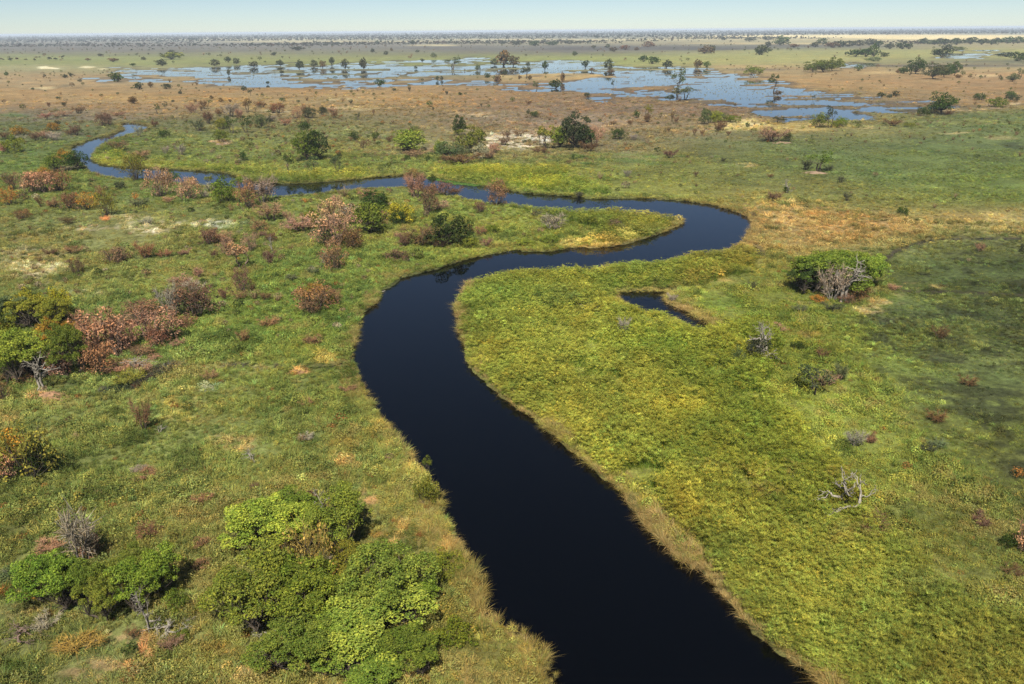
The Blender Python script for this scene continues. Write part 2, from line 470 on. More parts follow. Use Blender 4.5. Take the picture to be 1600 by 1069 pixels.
# patches: x, y, half width, half height, sRGB, strength, speckle size in metres (0 = solid)
PATCHES = [
 (800,220,58,14,(206,186,164),.9,6), (850,214,30,8,(222,206,186),.9,5), (700,232,60,10,(150,124,104),.6,6), (900,200,90,14,(158,130,104),.7,12),
 (1160,195,50,9,(196,170,110),.9,0), (1180,196,18,3,(226,206,160),.9,0), (1235,200,70,9,(170,142,80),.7,0), (1080,203,40,6,(150,120,92),.6,6),
 (1010,215,80,8,(110,96,70),.5,10), (1050,240,110,9,(86,84,52),.55,9), (1165,258,22,3,(170,146,96),.7,5), (1580,230,50,9,(66,70,44),.8,10),
 (1560,215,30,4,(160,140,90),.5,6), (1120,175,90,10,(118,94,74),.8,0), (1010,168,70,8,(118,96,78),.7,0),
 (220,152,80,7,(160,124,74),.5,0), (330,155,60,5,(176,128,62),.6,12), (600,150,120,9,(156,122,76),.45,0), (700,163,70,4,(172,126,64),.5,12), (740,180,40,4,(190,162,126),.6,5),
 (430,174,25,4,(196,178,140),.8,4), (560,170,60,4,(186,164,124),.6,5), (545,155,50,3,(180,160,120),.5,5), (90,138,60,5,(112,96,74),.6,10),
 (70,106,14,2.2,(226,206,170),.9,0), (137,105,14,2,(222,200,164),.8,0), (85,107,9,1.2,(228,210,180),.9,0), (160,108,8,1.2,(215,196,160),.8,0),
 (70,138,20,2,(196,172,130),.8,0), (850,120,90,7,(172,140,92),.8,0), (960,118,60,5,(182,150,100),.7,0),
 (100,182,150,9,(112,98,84),.7,8), (80,212,80,8,(108,96,78),.5,5), (20,180,25,5,(74,94,46),.6,0), (380,190,60,10,(104,100,74),.5,6), (440,185,50,5,(128,114,94),.5,5),
 (250,225,70,30,(102,108,44),.5,0), (170,252,30,14,(128,128,40),.9,0), (240,258,60,6,(128,128,44),.8,0), (350,262,70,6,(128,126,46),.7,0), (470,276,120,6,(140,132,52),.8,0), (310,232,80,8,(96,92,60),.5,5), (345,222,20,3,(190,156,120),.9,0),
 (350,195,100,16,(84,92,44),.5,10), (470,205,50,10,(100,100,52),.4,8), (620,235,70,12,(118,100,78),.5,6), (540,232,70,10,(126,110,62),.5,8),
 (760,268,90,12,(138,132,42),.9,0), (900,275,100,10,(100,106,46),.5,8), (830,288,60,10,(140,136,40),.9,0), (700,268,40,6,(134,130,44),.7,0),
 (1000,295,140,10,(118,120,44),.5,6), (970,250,120,14,(80,100,44),.6,12), (1350,262,130,24,(98,110,54),.5,0), (1480,250,120,20,(94,106,54),.5,0),
 (1190,300,50,14,(116,108,52),.6,5), (1300,345,140,28,(172,136,80),.85,4), (1230,335,80,26,(176,142,84),.75,4), (1400,355,90,12,(160,128,74),.7,4), (1540,345,80,22,(158,136,78),.7,5), (1580,365,40,7,(166,136,84),.7,3), (1200,395,30,25,(126,116,52),.6,4),
 (1330,370,70,14,(150,118,66),.6,4), (1440,320,60,10,(120,116,56),.5,5),
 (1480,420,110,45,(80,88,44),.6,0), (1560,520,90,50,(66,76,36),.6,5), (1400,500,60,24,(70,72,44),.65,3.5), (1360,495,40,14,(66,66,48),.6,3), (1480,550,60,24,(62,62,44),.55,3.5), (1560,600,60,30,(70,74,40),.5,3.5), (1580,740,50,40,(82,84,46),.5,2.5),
 (1380,468,40,12,(170,140,84),.8,3), (1430,450,45,9,(166,140,82),.8,3), (1360,485,35,7,(176,146,96),.7,3), (1250,525,40,6,(128,110,60),.6,3),
 (1100,520,160,60,(112,122,36),.5,8), (880,475,50,25,(86,98,52),.7,4), (890,480,20,8,(110,112,80),.5,2), (1120,470,60,25,(98,116,36),.6,4), (1000,520,50,16,(104,112,48),.5,4),
 (1100,440,50,9,(150,120,60),.6,2), (1020,448,60,6,(140,112,62),.6,2), (930,380,60,7,(176,150,78),.9,0), (980,372,20,5,(186,160,84),.9,0), (880,350,30,14,(96,106,44),.5,4), (750,385,60,8,(130,110,54),.6,3), (1020,352,40,8,(132,128,46),.7,0),
 (1250,640,60,40,(116,124,34),.5,5), (1100,660,200,90,(144,138,52),.3,5), (1180,755,70,10,(150,122,80),.6,2), (1110,750,60,7,(120,112,66),.5,2), (1190,790,30,10,(132,96,70),.5,2), (1280,760,60,8,(146,120,76),.5,2), (1330,850,50,20,(128,104,62),.5,2), (1220,850,40,20,(118,110,66),.4,2), (1450,930,60,30,(104,98,60),.4,2), (1500,800,60,40,(112,108,50),.5,3),
 (1460,700,60,30,(100,112,44),.5,4),
 (45,415,60,28,(156,140,104),.75,1.7), (60,420,50,10,(206,190,150),.55,1.5), (230,355,45,14,(196,178,140),.6,1.6), (330,352,60,8,(206,194,164),.65,1.6), (240,362,14,4,(222,208,180),.9,1), (195,340,25,6,(200,176,130),.8,1.2), (165,341,9,4,(196,110,64),.9,0), (140,357,40,6,(186,160,130),.55,1.6), (70,395,50,8,(130,112,84),.5,3), (140,460,30,6,(206,196,160),.5,1.3), (30,470,60,30,(80,94,50),.4,3),
 (320,425,80,10,(120,104,58),.4,3), (420,440,70,30,(88,100,38),.5,4), (60,370,90,14,(132,112,56),.5,5), (30,330,40,14,(104,108,40),.4,5), (250,385,60,10,(118,108,60),.5,3),
 (230,610,45,9,(160,142,66),.6,1.2), (280,605,40,12,(166,146,76),.7,1.5), (470,580,15,7,(206,144,84),.9,0), (330,574,120,3,(140,122,84),.6,1.5), (70,621,32,9,(190,140,96),.85,1), (25,655,22,9,(196,130,66),.7,1.2), (90,600,40,14,(60,58,34),.4,0), (300,630,60,18,(160,142,66),.6,1.8), (280,655,40,10,(170,150,76),.6,1.5), (330,607,22,5,(170,168,150),.7,.8), (230,640,40,8,(74,100,46),.5,2),
 (440,500,70,40,(96,112,40),.4,3), (480,545,40,20,(112,120,44),.5,3), (520,560,30,14,(158,136,70),.6,2), (440,620,60,30,(90,106,46),.5,3), (545,640,50,30,(116,116,46),.4,2), (575,600,18,24,(164,138,66),.5,1.5), (600,680,22,30,(170,140,66),.55,1.5), (560,690,40,30,(152,126,50),.55,2.5), (540,725,24,14,(186,144,84),.6,1), (570,780,28,12,(196,150,104),.85,1), (530,700,40,30,(140,116,50),.5,2), (650,720,20,30,(176,146,70),.6,1.5), (640,830,30,20,(176,140,80),.55,1.2), (610,850,22,12,(206,160,104),.6,1), (690,850,20,20,(196,152,84),.7,1.2), (590,830,16,10,(190,130,60),.6,1), (620,770,40,30,(122,116,56),.5,2), (700,930,50,40,(110,108,44),.5,2), (760,990,50,30,(116,112,44),.5,2), (735,920,16,22,(166,134,66),.6,1.2), (840,1040,22,30,(170,142,74),.6,1.2), (720,1050,40,30,(180,140,90),.5,1.2),
 (60,830,90,30,(112,98,50),.4,3), (330,800,70,30,(132,108,66),.4,2.2), (260,735,60,20,(108,104,56),.4,2), (370,690,40,16,(176,144,92),.6,1.3), (430,790,40,10,(170,138,86),.5,1.3), (150,700,60,16,(120,120,50),.4,2), (60,690,40,16,(96,110,40),.5,2.5),
 (40,960,50,12,(170,140,84),.5,1.2), (180,1000,70,14,(184,146,96),.6,1.1), (230,1010,16,22,(206,134,84),.8,.8), (170,1050,80,20,(190,144,100),.5,1.2), (330,1030,50,30,(140,114,54),.5,1.6), (400,1050,50,20,(196,150,104),.6,1.1), (310,960,30,20,(130,110,50),.5,1.8), (50,1040,50,20,(92,108,40),.5,1.8), (650,1060,30,10,(180,138,92),.5,1),
 (550,65,220,1.6,(176,158,120),.8,0), (300,59,140,1.4,(160,148,118),.7,0), (680,71,40,1.2,(196,176,134),.8,0), (1330,57,300,2.6,(226,200,148),.95,0), (1480,58,160,4.0,(224,196,144),.95,0), (1250,68,180,1.6,(200,174,126),.7,0), (900,62,260,1.4,(196,176,136),.7,0), (420,62,200,1.3,(188,172,138),.7,0), (1120,68,40,1.4,(160,142,110),.7,0), (1010,76,200,3.5,(88,82,80),.85,0), (700,76,90,2.5,(94,88,84),.7,0), (240,76,200,5,(104,96,90),.6,40), (1230,71,60,3,(92,86,80),.6,0), (1120,67.5,34,2,(170,150,112),.7,0),
 (1180,104,80,3,(166,136,92),.7,0), (1190,109,60,2,(104,90,78),.7,0), (1450,103,160,2.2,(92,84,76),.8,0), (1600,62,60,1.6,(226,206,170),.7,60),
 (1450,175,60,4,(90,80,56),.6,0), (1500,172,60,2,(186,156,116),.7,8), (1580,164,40,4,(196,164,130),.5,8), (1380,114,50,2.5,(180,150,104),.6,0), (1540,118,30,2,(190,160,118),.7,0), (1220,150,60,5,(150,110,70),.4,0), (1500,190,110,6,(116,116,60),.5,10), (1330,190,70,6,(146,122,78),.6,6), (1340,200,40,3,(184,160,110),.6,4), (1490,208,30,2,(184,160,110),.6,4),
]

GROUND_GAIN = 1.45

def land_colour(X, Y, fine=True):
    """base colour (linear) of soil and grass at a point of the land"""
    px, py = W2P(X, Y)
    d = np.hypot(X, Y)
    wob = fbm(X, Y, 60, 51, 4)
    # the edges of the colour zones wander by some metres
    wx = px + 30 * fbm(X, Y, 40, 53, 3)
    dy = np.clip((py - 46) * 0.055, 0.6, 12)
    wy = py + dy * wob
    ys = np.array([r[0] for r in ROWS], float)
    tab = lin(np.array([r[1:] for r in ROWS], float))
    iy = np.clip(np.searchsorted(ys, wy) - 1, 0, len(ys) - 2)
    ty = np.clip((wy - ys[iy]) / (ys[iy + 1] - ys[iy]), 0, 1)[:, None]
    ix = np.clip(np.searchsorted(CX_KNOTS, wx) - 1, 0, len(CX_KNOTS) - 2)
    tx = np.clip((wx - CX_KNOTS[ix]) / (CX_KNOTS[ix + 1] - CX_KNOTS[ix]), 0, 1)
    tx = (tx * tx * (3 - 2 * tx))[:, None]
    c = (tab[iy, ix] * (1 - tx) + tab[iy, ix + 1] * tx) * (1 - ty) + (tab[iy + 1, ix] * (1 - tx) + tab[iy + 1, ix + 1] * tx) * ty
    for (bx, by, rx, ry, rgb, st, spk) in PATCHES:
        m = (np.abs(px - bx) < rx * 1.7) & (np.abs(py - by) < ry * 1.7 + 1)
        if not m.any():
            continue
        x, y = X[m], Y[m]
        q = np.hypot((px[m] - bx) / rx, (py[m] - by) / ry)
        span = max(rx * depth_at(x, y).mean() / FOC, 1.0)
        w = 1 - sstep(0.55, 1.15, q + 0.32 * fbm(x, y, span * 0.8, int(bx) % 97, 4))
        if spk:
            w = w * sstep(-0.25, 0.35, fbm(x, y, spk, int(bx + by) % 89, 3))
        w = (w * st)[:, None]
        c[m] = c[m] * (1 - w) + lin(rgb) * w
    # dark wet hollows in the short sward of the meadow, and the dark mud of the dried ditches
    m = (px > 900) & (py > 195) & (Y < 900) & (d < 1000)
    if m.any():
        x, y = X[m], Y[m]
        q = sstep(4, -8, poly_sdf(x, y, MEADOW_W)) + 0.35 * sstep(6, -20, poly_sdf(x, y, MEADOW2_W))
        w = q * sstep(0.0, 0.55, fbm(x * .7, y, 3.0, 311, 4) + 0.5 * fbm(x, y, 30, 313, 3)) * 0.75
        c[m] = c[m] * (1 - w[:, None]) + lin((52, 54, 34)) * w[:, None]
    m = (d < 420) & (py > 365) & (py < 640)
    if m.any():
        x, y = X[m], Y[m]
        for line, wd in MUD_W:
            w = (sstep(wd * 1.25, wd * .6, line_dist(x, y, line) + .4 * fbm(x, y, 3, 317, 2)) * .95)[:, None]
            c[m] = c[m] * (1 - w) + lin((62, 56, 52)) * w
    # patchiness of the grassland: warm / green / dull mottling at several sizes
    a = fbm(X, Y, 14, 61, 4) * sstep(2500, 300, d)
    b = fbm(X, Y, 4.0, 67, 3) * sstep(700, 150, d)
    g = fbm(X, Y, 160, 71, 4)
    k = 1 + 0.16 * a + 0.14 * b + 0.12 * g
    c = c * k[:, None]
    h = (fbm(X, Y, 22, 73, 3) + 0.6 * fbm(X, Y, 6, 79, 3))[:, None]
    c = c * (1 + h * np.array([0.07, 0.0, -0.08]))
    c = c * np.array([0.95, 1.0, 1.0])
    lum = (c @ np.array([0.3, 0.59, 0.11]))[:, None]
    c = (lum * 0.1 + c * 0.9) * (1 - sstep(330, 900, d)[:, None] * np.array([0.02, 0.0, 0.12]))
    return np.clip(c, 0.002, 0.9) / GROUND_GAIN

# ------------------------------------------------------------------ ground sheet: rows densest where the land is near
H0 = CAM_H
ys = np.concatenate([np.arange(1700, 1075, -14), np.arange(1075, 300, -2.4), np.arange(300, 110, -1.5), np.arange(110, 48.6, -0.8)])
ang = PITCH + np.arctan((ys - CY) / FOC)
rows_d = H0 / np.tan(ang)
rows_d = np.concatenate([[-60, -20, 0, 14], rows_d[rows_d > 22], [20000, 30000, 60000]])
rows_d = np.unique(rows_d)
tcol = np.concatenate([np.linspace(-2.6, -0.86, 30)[:-1], np.arange(-0.86, 0.861, 0.0032), np.linspace(0.86, 2.6, 30)[1:]])
RD, TC = np.meshgrid(rows_d, tcol, indexing='ij')
GX = TC * np.maximum(RD, 34)
GY = RD.copy()
gx, gy = GX.ravel(), GY.ravel()
rf = river_field(gx, gy)
ff = flood_field(gx, gy)
dist = np.hypot(gx, gy)
gz = 0.16 * fbm(gx, gy, 7, 81, 3) * sstep(600, 80, dist) + 0.3 * fbm(gx, gy, 40, 83, 2) * sstep(1500, 200, dist)
gz = np.maximum(gz, -0.12)
shore = sstep(0.25, -0.9, rf)
gz = gz * (1 - shore) + (-1.8) * shore
fl = sstep(1.2, -1.2, ff)
gz = gz * (1 - fl) * sstep(0, 12, ff) + (-1.2) * fl
gz = np.where(dist > 3000, np.minimum(gz, 0), gz)
gcol = land_colour(gx, gy)
# wet dark mud along the flood water's edge, dark bed under all water
mud = (sstep(11, 1, ff) * (ff < 100))[:, None] * 0.72
gcol = gcol * (1 - mud) + lin((74, 68, 60)) / GROUND_GAIN * mud
soil = (sstep(2.2, 0.2, rf))[:, None]
gcol = gcol * (1 - 0.6 * soil) + lin((60, 52, 38)) / GROUND_GAIN * 0.6 * soil
nr, nc = RD.shape
idx = np.arange(nr * nc).reshape(nr, nc)
quads = np.stack([idx[:-1, :-1], idx[:-1, 1:], idx[1:, 1:], idx[1:, :-1]], -1).reshape(-1, 4)
me = make_mesh('ground', np.stack([gx, gy, gz], 1), quads=quads, cols=gcol, mats=[MAT_GROUND])
me.polygons.foreach_set('use_smooth', np.ones(len(me.polygons), bool))
link('ground', me, kind='structure')

# water: one level sheet that shows wherever the land dips under it
wv = np.array([(-2200, -70, -0.42), (2200, -70, -0.42), (2200, 3200, -0.42), (-2200, 3200, -0.42)])
link('water', make_mesh('water', wv, quads=[(0, 1, 2, 3)], mats=[MAT_WATER]), kind='structure')

# the air: thin haze that fades the far trees to blue grey
m, ns, ls = new_mat('haze_air')
vo = node(ns, 'ShaderNodeOutputMaterial')
pv = node(ns, 'ShaderNodeVolumePrincipled')
pv.inputs['Color'].default_value = (0.80, 0.90, 1.0, 1)
pv.inputs['Density'].default_value = 5.5e-5
pv.inputs['Anisotropy'].default_value = 0.0
ls.new(pv.outputs[0], vo.inputs['Volume'])
hx, hy0, hy1, hz0, hz1 = 160000, -400, 61000, -3.0, 66.0
hv = np.array([(-hx, hy0, hz0), (hx, hy0, hz0), (hx, hy1, hz0), (-hx, hy1, hz0), (-hx, hy0, hz1), (hx, hy0, hz1), (hx, hy1, hz1), (-hx, hy1, hz1)])
hf = [(0, 3, 2, 1), (4, 5, 6, 7), (0, 1, 5, 4), (1, 2, 6, 5), (2, 3, 7, 6), (3, 0, 4, 7)]
link('haze', make_mesh('haze', hv, quads=hf, mats=[m]), kind='stuff', label='pale dusty haze over the flat delta')

# ------------------------------------------------------------------ plant prototypes for the ground cover (tufts that nobody could count)
def blades(r, n, length, width, spread, curve, cols, z0=0.0, base=0.12, seg=2):
    """n grass blades from a common foot: thin tapering strips that bend outwards"""
    V, T, C = [], [], []
    for i in range(n):
        a = r.uniform(0, 2 * math.pi)
        L = length * r.uniform(0.6, 1.15)
        lean = spread * r.uniform(0.15, 1.0)
        w = width * r.uniform(0.7, 1.3)
        bx, by = math.cos(a) * base * r.uniform(0, 1), math.sin(a) * base * r.uniform(0, 1)
        ox, oy = math.cos(a), math.sin(a)
        ta = a + math.pi / 2 + r.uniform(-0.9, 0.9)
        tx, ty = math.cos(ta) * w / 2, math.sin(ta) * w / 2
        c = np.array(cols[r.integers(len(cols))]) * r.uniform(0.75, 1.25)
        p0 = len(V)
        for s in range(seg):
            f = s / seg
            rad = L * (lean * f + curve * lean * f * f)
            z = z0 + L * (f - 0.35 * curve * lean * f * f)
            ww = 1 - 0.35 * f
            V += [(bx + ox * rad - tx * ww, by + oy * rad - ty * ww, z), (bx + ox * rad + tx * ww, by + oy * rad + ty * ww, z)]
            C += [c, c]
        rad = L * (lean + curve * lean)
        V.append((bx + ox * rad, by + oy * rad, z0 + L * (1 - 0.35 * curve * lean)))
        C.append(c)
        for s in range(seg - 1):
            q = p0 + 2 * s
            T += [(q, q + 1, q + 3), (q, q + 3, q + 2)]
        q = p0 + 2 * (seg - 1)
        T.append((q, q + 1, q + 2))
    return np.array(V), np.array(T), np.array(C)

def join(parts):
    V, T, C, n = [], [], [], 0
    for v, t, c in parts:
        V.append(v); T.append(np.asarray(t) + n); C.append(c)
        n += len(v)
    return np.concatenate(V), np.concatenate(T), np.concatenate(C)

def leaf_cloud(r, n, centre, rad, size, cols, low=-0.3):
    """n small leaf-sized faces (pairs of triangles) through the outer part of an ellipsoid"""
    d = r.normal(size=(n * 2, 3))
    d /= np.linalg.norm(d, axis=1)[:, None]
    d = d[d[:, 2] > low][:n]
    n = len(d)
    p = np.asarray(centre) + d * np.asarray(rad) * (0.55 + 0.5 * r.random((n, 1)) ** 0.6)
    nor = d + 0.75 * r.normal(size=(n, 3)) + np.array([0, 0, 0.35])
    nor /= np.linalg.norm(nor, axis=1)[:, None]
    t = np.cross(nor, r.normal(size=(n, 3)))
    t /= np.linalg.norm(t, axis=1)[:, None] + 1e-9
    b = np.cross(nor, t)
    s = (size * (0.6 + 0.8 * r.random(n)))[:, None]
    V = np.stack([p - t * s * .55, p - b * s * .36 + nor * s * .1, p + t * s * .55, p + b * s * .36 + nor * s * .1], 1).reshape(-1, 3)
    q = np.arange(n)[:, None] * 4
    T = np.concatenate([q + np.array([[0, 1, 2]]), q + np.array([[0, 2, 3]])])
    cols = np.asarray(cols)
    c = cols[r.integers(len(cols), size=n)] * (0.7 + 0.6 * r.random((n, 1)))
    return V, T, np.repeat(c, 4, 0)

def papyrus(r, n=11):
    parts = []
    for i in range(n):
        a, rad = r.uniform(0, 6.28), 0.75 * math.sqrt(r.random())
        x, y = math.cos(a) * rad, math.sin(a) * rad
        h = r.uniform(1.3, 2.3)
        lx, ly = r.normal() * 0.22, r.normal() * 0.22
        sv = np.array([(x - .02, y, 0), (x + .02, y, 0), (x + lx, y + ly, h)])
        parts.append((sv, np.array([(0, 1, 2)]), np.array([(0.6, 0.85, 0.45)] * 3)))
        u = blades(r, 13, 0.27, 0.036, 1.25, 0.9, [(1.08, 1.08, 0.7), (0.9, 1.06, 0.75), (1.2, 1.05, 0.7), (1.3, 1.22, 0.9)], base=0.02)
        parts.append((u[0] + np.array([x + lx, y + ly, h - .05]), u[1], u[2]))
    g = blades(r, 20, 1.2, 0.04, 0.5, 0.5, [(0.75, 0.95, 0.6), (0.9, 0.95, 0.6)], base=0.7)
    parts.append(g)
    return join(parts)

def proto_collection(name, items, mat):
    c = bpy.data.collections.new(name)
    for i, (v, t, k) in enumerate(items):
        me = make_mesh(f'{name}_{i}', v, tris=t, cols=k, mats=[mat])
        o = bpy.data.objects.new(f'{name}_{chr(97 + i)}', me)
        c.objects.link(o)
    return c

r = np.random.default_rng(11)
GREENS = [(1.0, 1.0, 1.0), (0.85, 1.0, 0.8), (1.15, 1.05, 0.85), (1.3, 1.15, 0.9)]
DRY = [(1.2, 1.05, 0.8), (1.0, 0.9, 0.75), (1.35, 1.2, 0.95)]
grass_items = [blades(r, 34, 0.85, 0.07, 0.9, 0.7, GREENS, base=0.38) for _ in range(4)] + \
              [join([blades(r, 18, 0.8, 0.06, 0.8, 0.7, GREENS, base=0.4), leaf_cloud(r, 40, (0, 0, .3), (.5, .5, .45), .16, GREENS)]) for _ in range(3)] + \
              [join([leaf_cloud(r, 90, (0, 0, .35), (.6, .6, .55), .17, GREENS), blades(r, 10, 0.9, 0.04, 0.5, 0.4, DRY, base=0.4)]) for _ in range(2)]
papyrus_items = [papyrus(r) for _ in range(5)]
reed_items = [blades(r, 64, 1.0, 0.032, 0.7, 1.35, DRY + GREENS[:2], base=0.45, seg=3) for _ in range(3)] + \
             [join([blades(r, 54, 1.0, 0.030, 0.95, 1.5, DRY, base=0.4, seg=3), blades(r, 14, 1.1, 0.06, 0.4, 0.4, GREENS, base=0.4)]) for _ in range(2)]
def twig_clump(r, n, L, cols):
    return blades(r, n, L, 0.035, 1.0, 0.15, cols, base=0.1)
scrub_items = [join([leaf_cloud(r, 110, (0, 0, .45), (.55, .55, .5), .16, GREENS), twig_clump(r, 10, .6, DRY)]) for _ in range(3)] + \
              [join([twig_clump(r, 60, 1.0, DRY), leaf_cloud(r, 40, (0, 0, .6), (.5, .5, .4), .1, DRY)]) for _ in range(3)]
far_items = []
for k in range(5):
    parts = [(np.array([(-.03, 0, 0), (.03, 0, 0), (0, .02, .5), (0, -.03, 0)]), np.array([(0, 1, 2), (3, 0, 2), (1, 3, 2)]), np.array([(0.7, 0.6, 0.5)] * 4))]
    for j in range(4):
        a = r.uniform(0, 6.28)
        parts.append(leaf_cloud(r, 38, (math.cos(a) * .26, math.sin(a) * .26, r.uniform(.42, .72)), (.26, .26, .22), .17, [(1, 1, 1), (.8, .85, .8), (1.2, 1.15, .9)]))
    far_items.append(join(parts))

COL_GRASS = proto_collection('grass_tuft', grass_items, MAT_TUFT)
COL_PAPYRUS = proto_collection('papyrus_clump', papyrus_items, MAT_TUFT)
COL_REED = proto_collection('reed_tuft', reed_items, MAT_TUFT)
COL_SCRUB = proto_collection('scrub_plant', scrub_items, MAT_SCRUB)
COL_FAR = proto_collection('wood_tree', far_items, MAT_SCRUB)

def scatter_group(collection):
    g = bpy.data.node_groups.new('scatter_' + collection.name, 'GeometryNodeTree')
    g.interface.new_socket('Geometry', in_out='INPUT', socket_type='NodeSocketGeometry')
    g.interface.new_socket('Geometry', in_out='OUTPUT', socket_type='NodeSocketGeometry')
    ns, ls = g.nodes, g.links
    gi, go = ns.new('NodeGroupInput'), ns.new('NodeGroupOutput')
    ci = ns.new('GeometryNodeCollectionInfo')
    ci.inputs['Collection'].default_value = collection
    ci.inputs['Separate Children'].default_value = True
    ci.inputs['Reset Children'].default_value = True
    iop = ns.new('GeometryNodeInstanceOnPoints')
    iop.inputs['Pick Instance'].default_value = True
    def attr(nm, tp):
        a = ns.new('GeometryNodeInputNamedAttribute')
        a.data_type = tp
        a.inputs['Name'].default_value = nm
        return a.outputs['Attribute']
    ls.new(gi.outputs[0], iop.inputs['Points'])
    ls.new(ci.outputs[0], iop.inputs['Instance'])
    ls.new(attr('pick', 'INT'), iop.inputs['Instance Index'])
    ls.new(attr('turn', 'FLOAT_VECTOR'), iop.inputs['Rotation'])
    ls.new(attr('size', 'FLOAT_VECTOR'), iop.inputs['Scale'])
    ls.new(iop.outputs[0], go.inputs[0])
    return g

def scatter(name, collection, n_items, X, Y, Z, size, tint, label, tall=None, lean=None, pick=None):
    n = len(X)
    me = bpy.data.meshes.new(name)
    me.vertices.add(n)
    me.vertices.foreach_set('co', np.stack([X, Y, Z], 1).astype(np.float32).ravel())
    g = np.random.default_rng(len(name) + n)
    turn = np.stack([g.normal(0, .1, n), g.normal(0, .1, n), g.uniform(0, 6.283, n)], 1)
    if lean is not None:
        turn[:, :2] += lean
    sz = np.stack([size, size, size * (tall if tall is not None else g.uniform(.8, 1.2, n))], 1)
    if pick is None:
        pick = g.integers(0, n_items, n)
    for nm, tp, dat, key in (('turn', 'FLOAT_VECTOR', turn, 'vector'), ('size', 'FLOAT_VECTOR', sz, 'vector'),
                             ('tint', 'FLOAT_COLOR', np.concatenate([tint, np.ones((n, 1))], 1), 'color'), ('pick', 'INT', pick, 'value')):
        a = me.attributes.new(nm, tp, 'POINT')
        a.data.foreach_set(key, np.ascontiguousarray(dat, np.int32 if tp == 'INT' else np.float32).ravel())
    o = link(name, me, kind='stuff', label=label)
    md = o.modifiers.new('scatter', 'NODES')
    md.node_group = scatter_group(collection)
    return o

def fan_points(d0, d1, spacing, half=0.80):
    """points on a jittered grid over the wedge of land that the view takes in"""
    nx, ny = int(2 * half * d1 / spacing) + 1, int((d1 - d0) / spacing) + 1
    X, Y = np.meshgrid(np.arange(nx) * spacing - half * d1, np.arange(ny) * spacing + d0)
    X = X.ravel() + rng.uniform(-.5, .5, X.size) * spacing
    Y = Y.ravel() + rng.uniform(-.5, .5, Y.size) * spacing
    k = np.abs(X) < half * Y + 8
    return X[k], Y[k]

PAPYRUS_PX = [[(712,475),(723,450),(755,428),(810,417),(905,412),(960,408),(1060,398),(1150,388),(1185,405),(1190,430),(1120,440),(1040,448),(960,452),(985,480),(1060,505),(1100,500),(1180,520),(1225,560),(1235,640),(1270,720),(1330,790),(1400,880),(1480,960),(1620,1020),(1660,1300),(1420,1300),(1298,1069),(1200,1000),(1130,925),(1040,843),(975,768),(893,698),(794,624),(738,566)],
 [(1068,343),(1030,331),(950,325),(866,325),(800,313),(750,310),(800,330),(880,345),(940,365),(900,385),(962,383),(1035,363)],
 [(690,285),(680,272),(760,262),(860,262),(905,280),(940,300),(980,308),(900,305),(800,297)],
 [(144,240),(165,222),(190,214),(200,222),(178,240),(200,255),(300,262),(386,278),(415,285),(500,283),(575,276),(560,268),(450,276),(380,268),(300,256),(200,250),(175,240)]]
PAP_W = [np.stack(P2W([p[0] for p in L], [p[1] for p in L]), 1) for L in PAPYRUS_PX]

def papyrus_field(X, Y):
    m = np.minimum.reduce([poly_sdf(X, Y, P) for P in PAP_W])
    return m + 5 * fbm(X, Y, 22, 91, 3) * 1.0

COVER_GAIN = 1.85
def tuft_tint(X, Y, jitter=0.2, hj=0.10):
    c = land_colour(X, Y) * COVER_GAIN
    n = len(X)
    k = rng.lognormal(0, jitter, n)[:, None]
    hue = rng.normal(0, hj, n)[:, None]
    return np.clip(c * k * (1 + hue * np.array([1.0, 0.0, -0.6])), 0.003, 0.75)

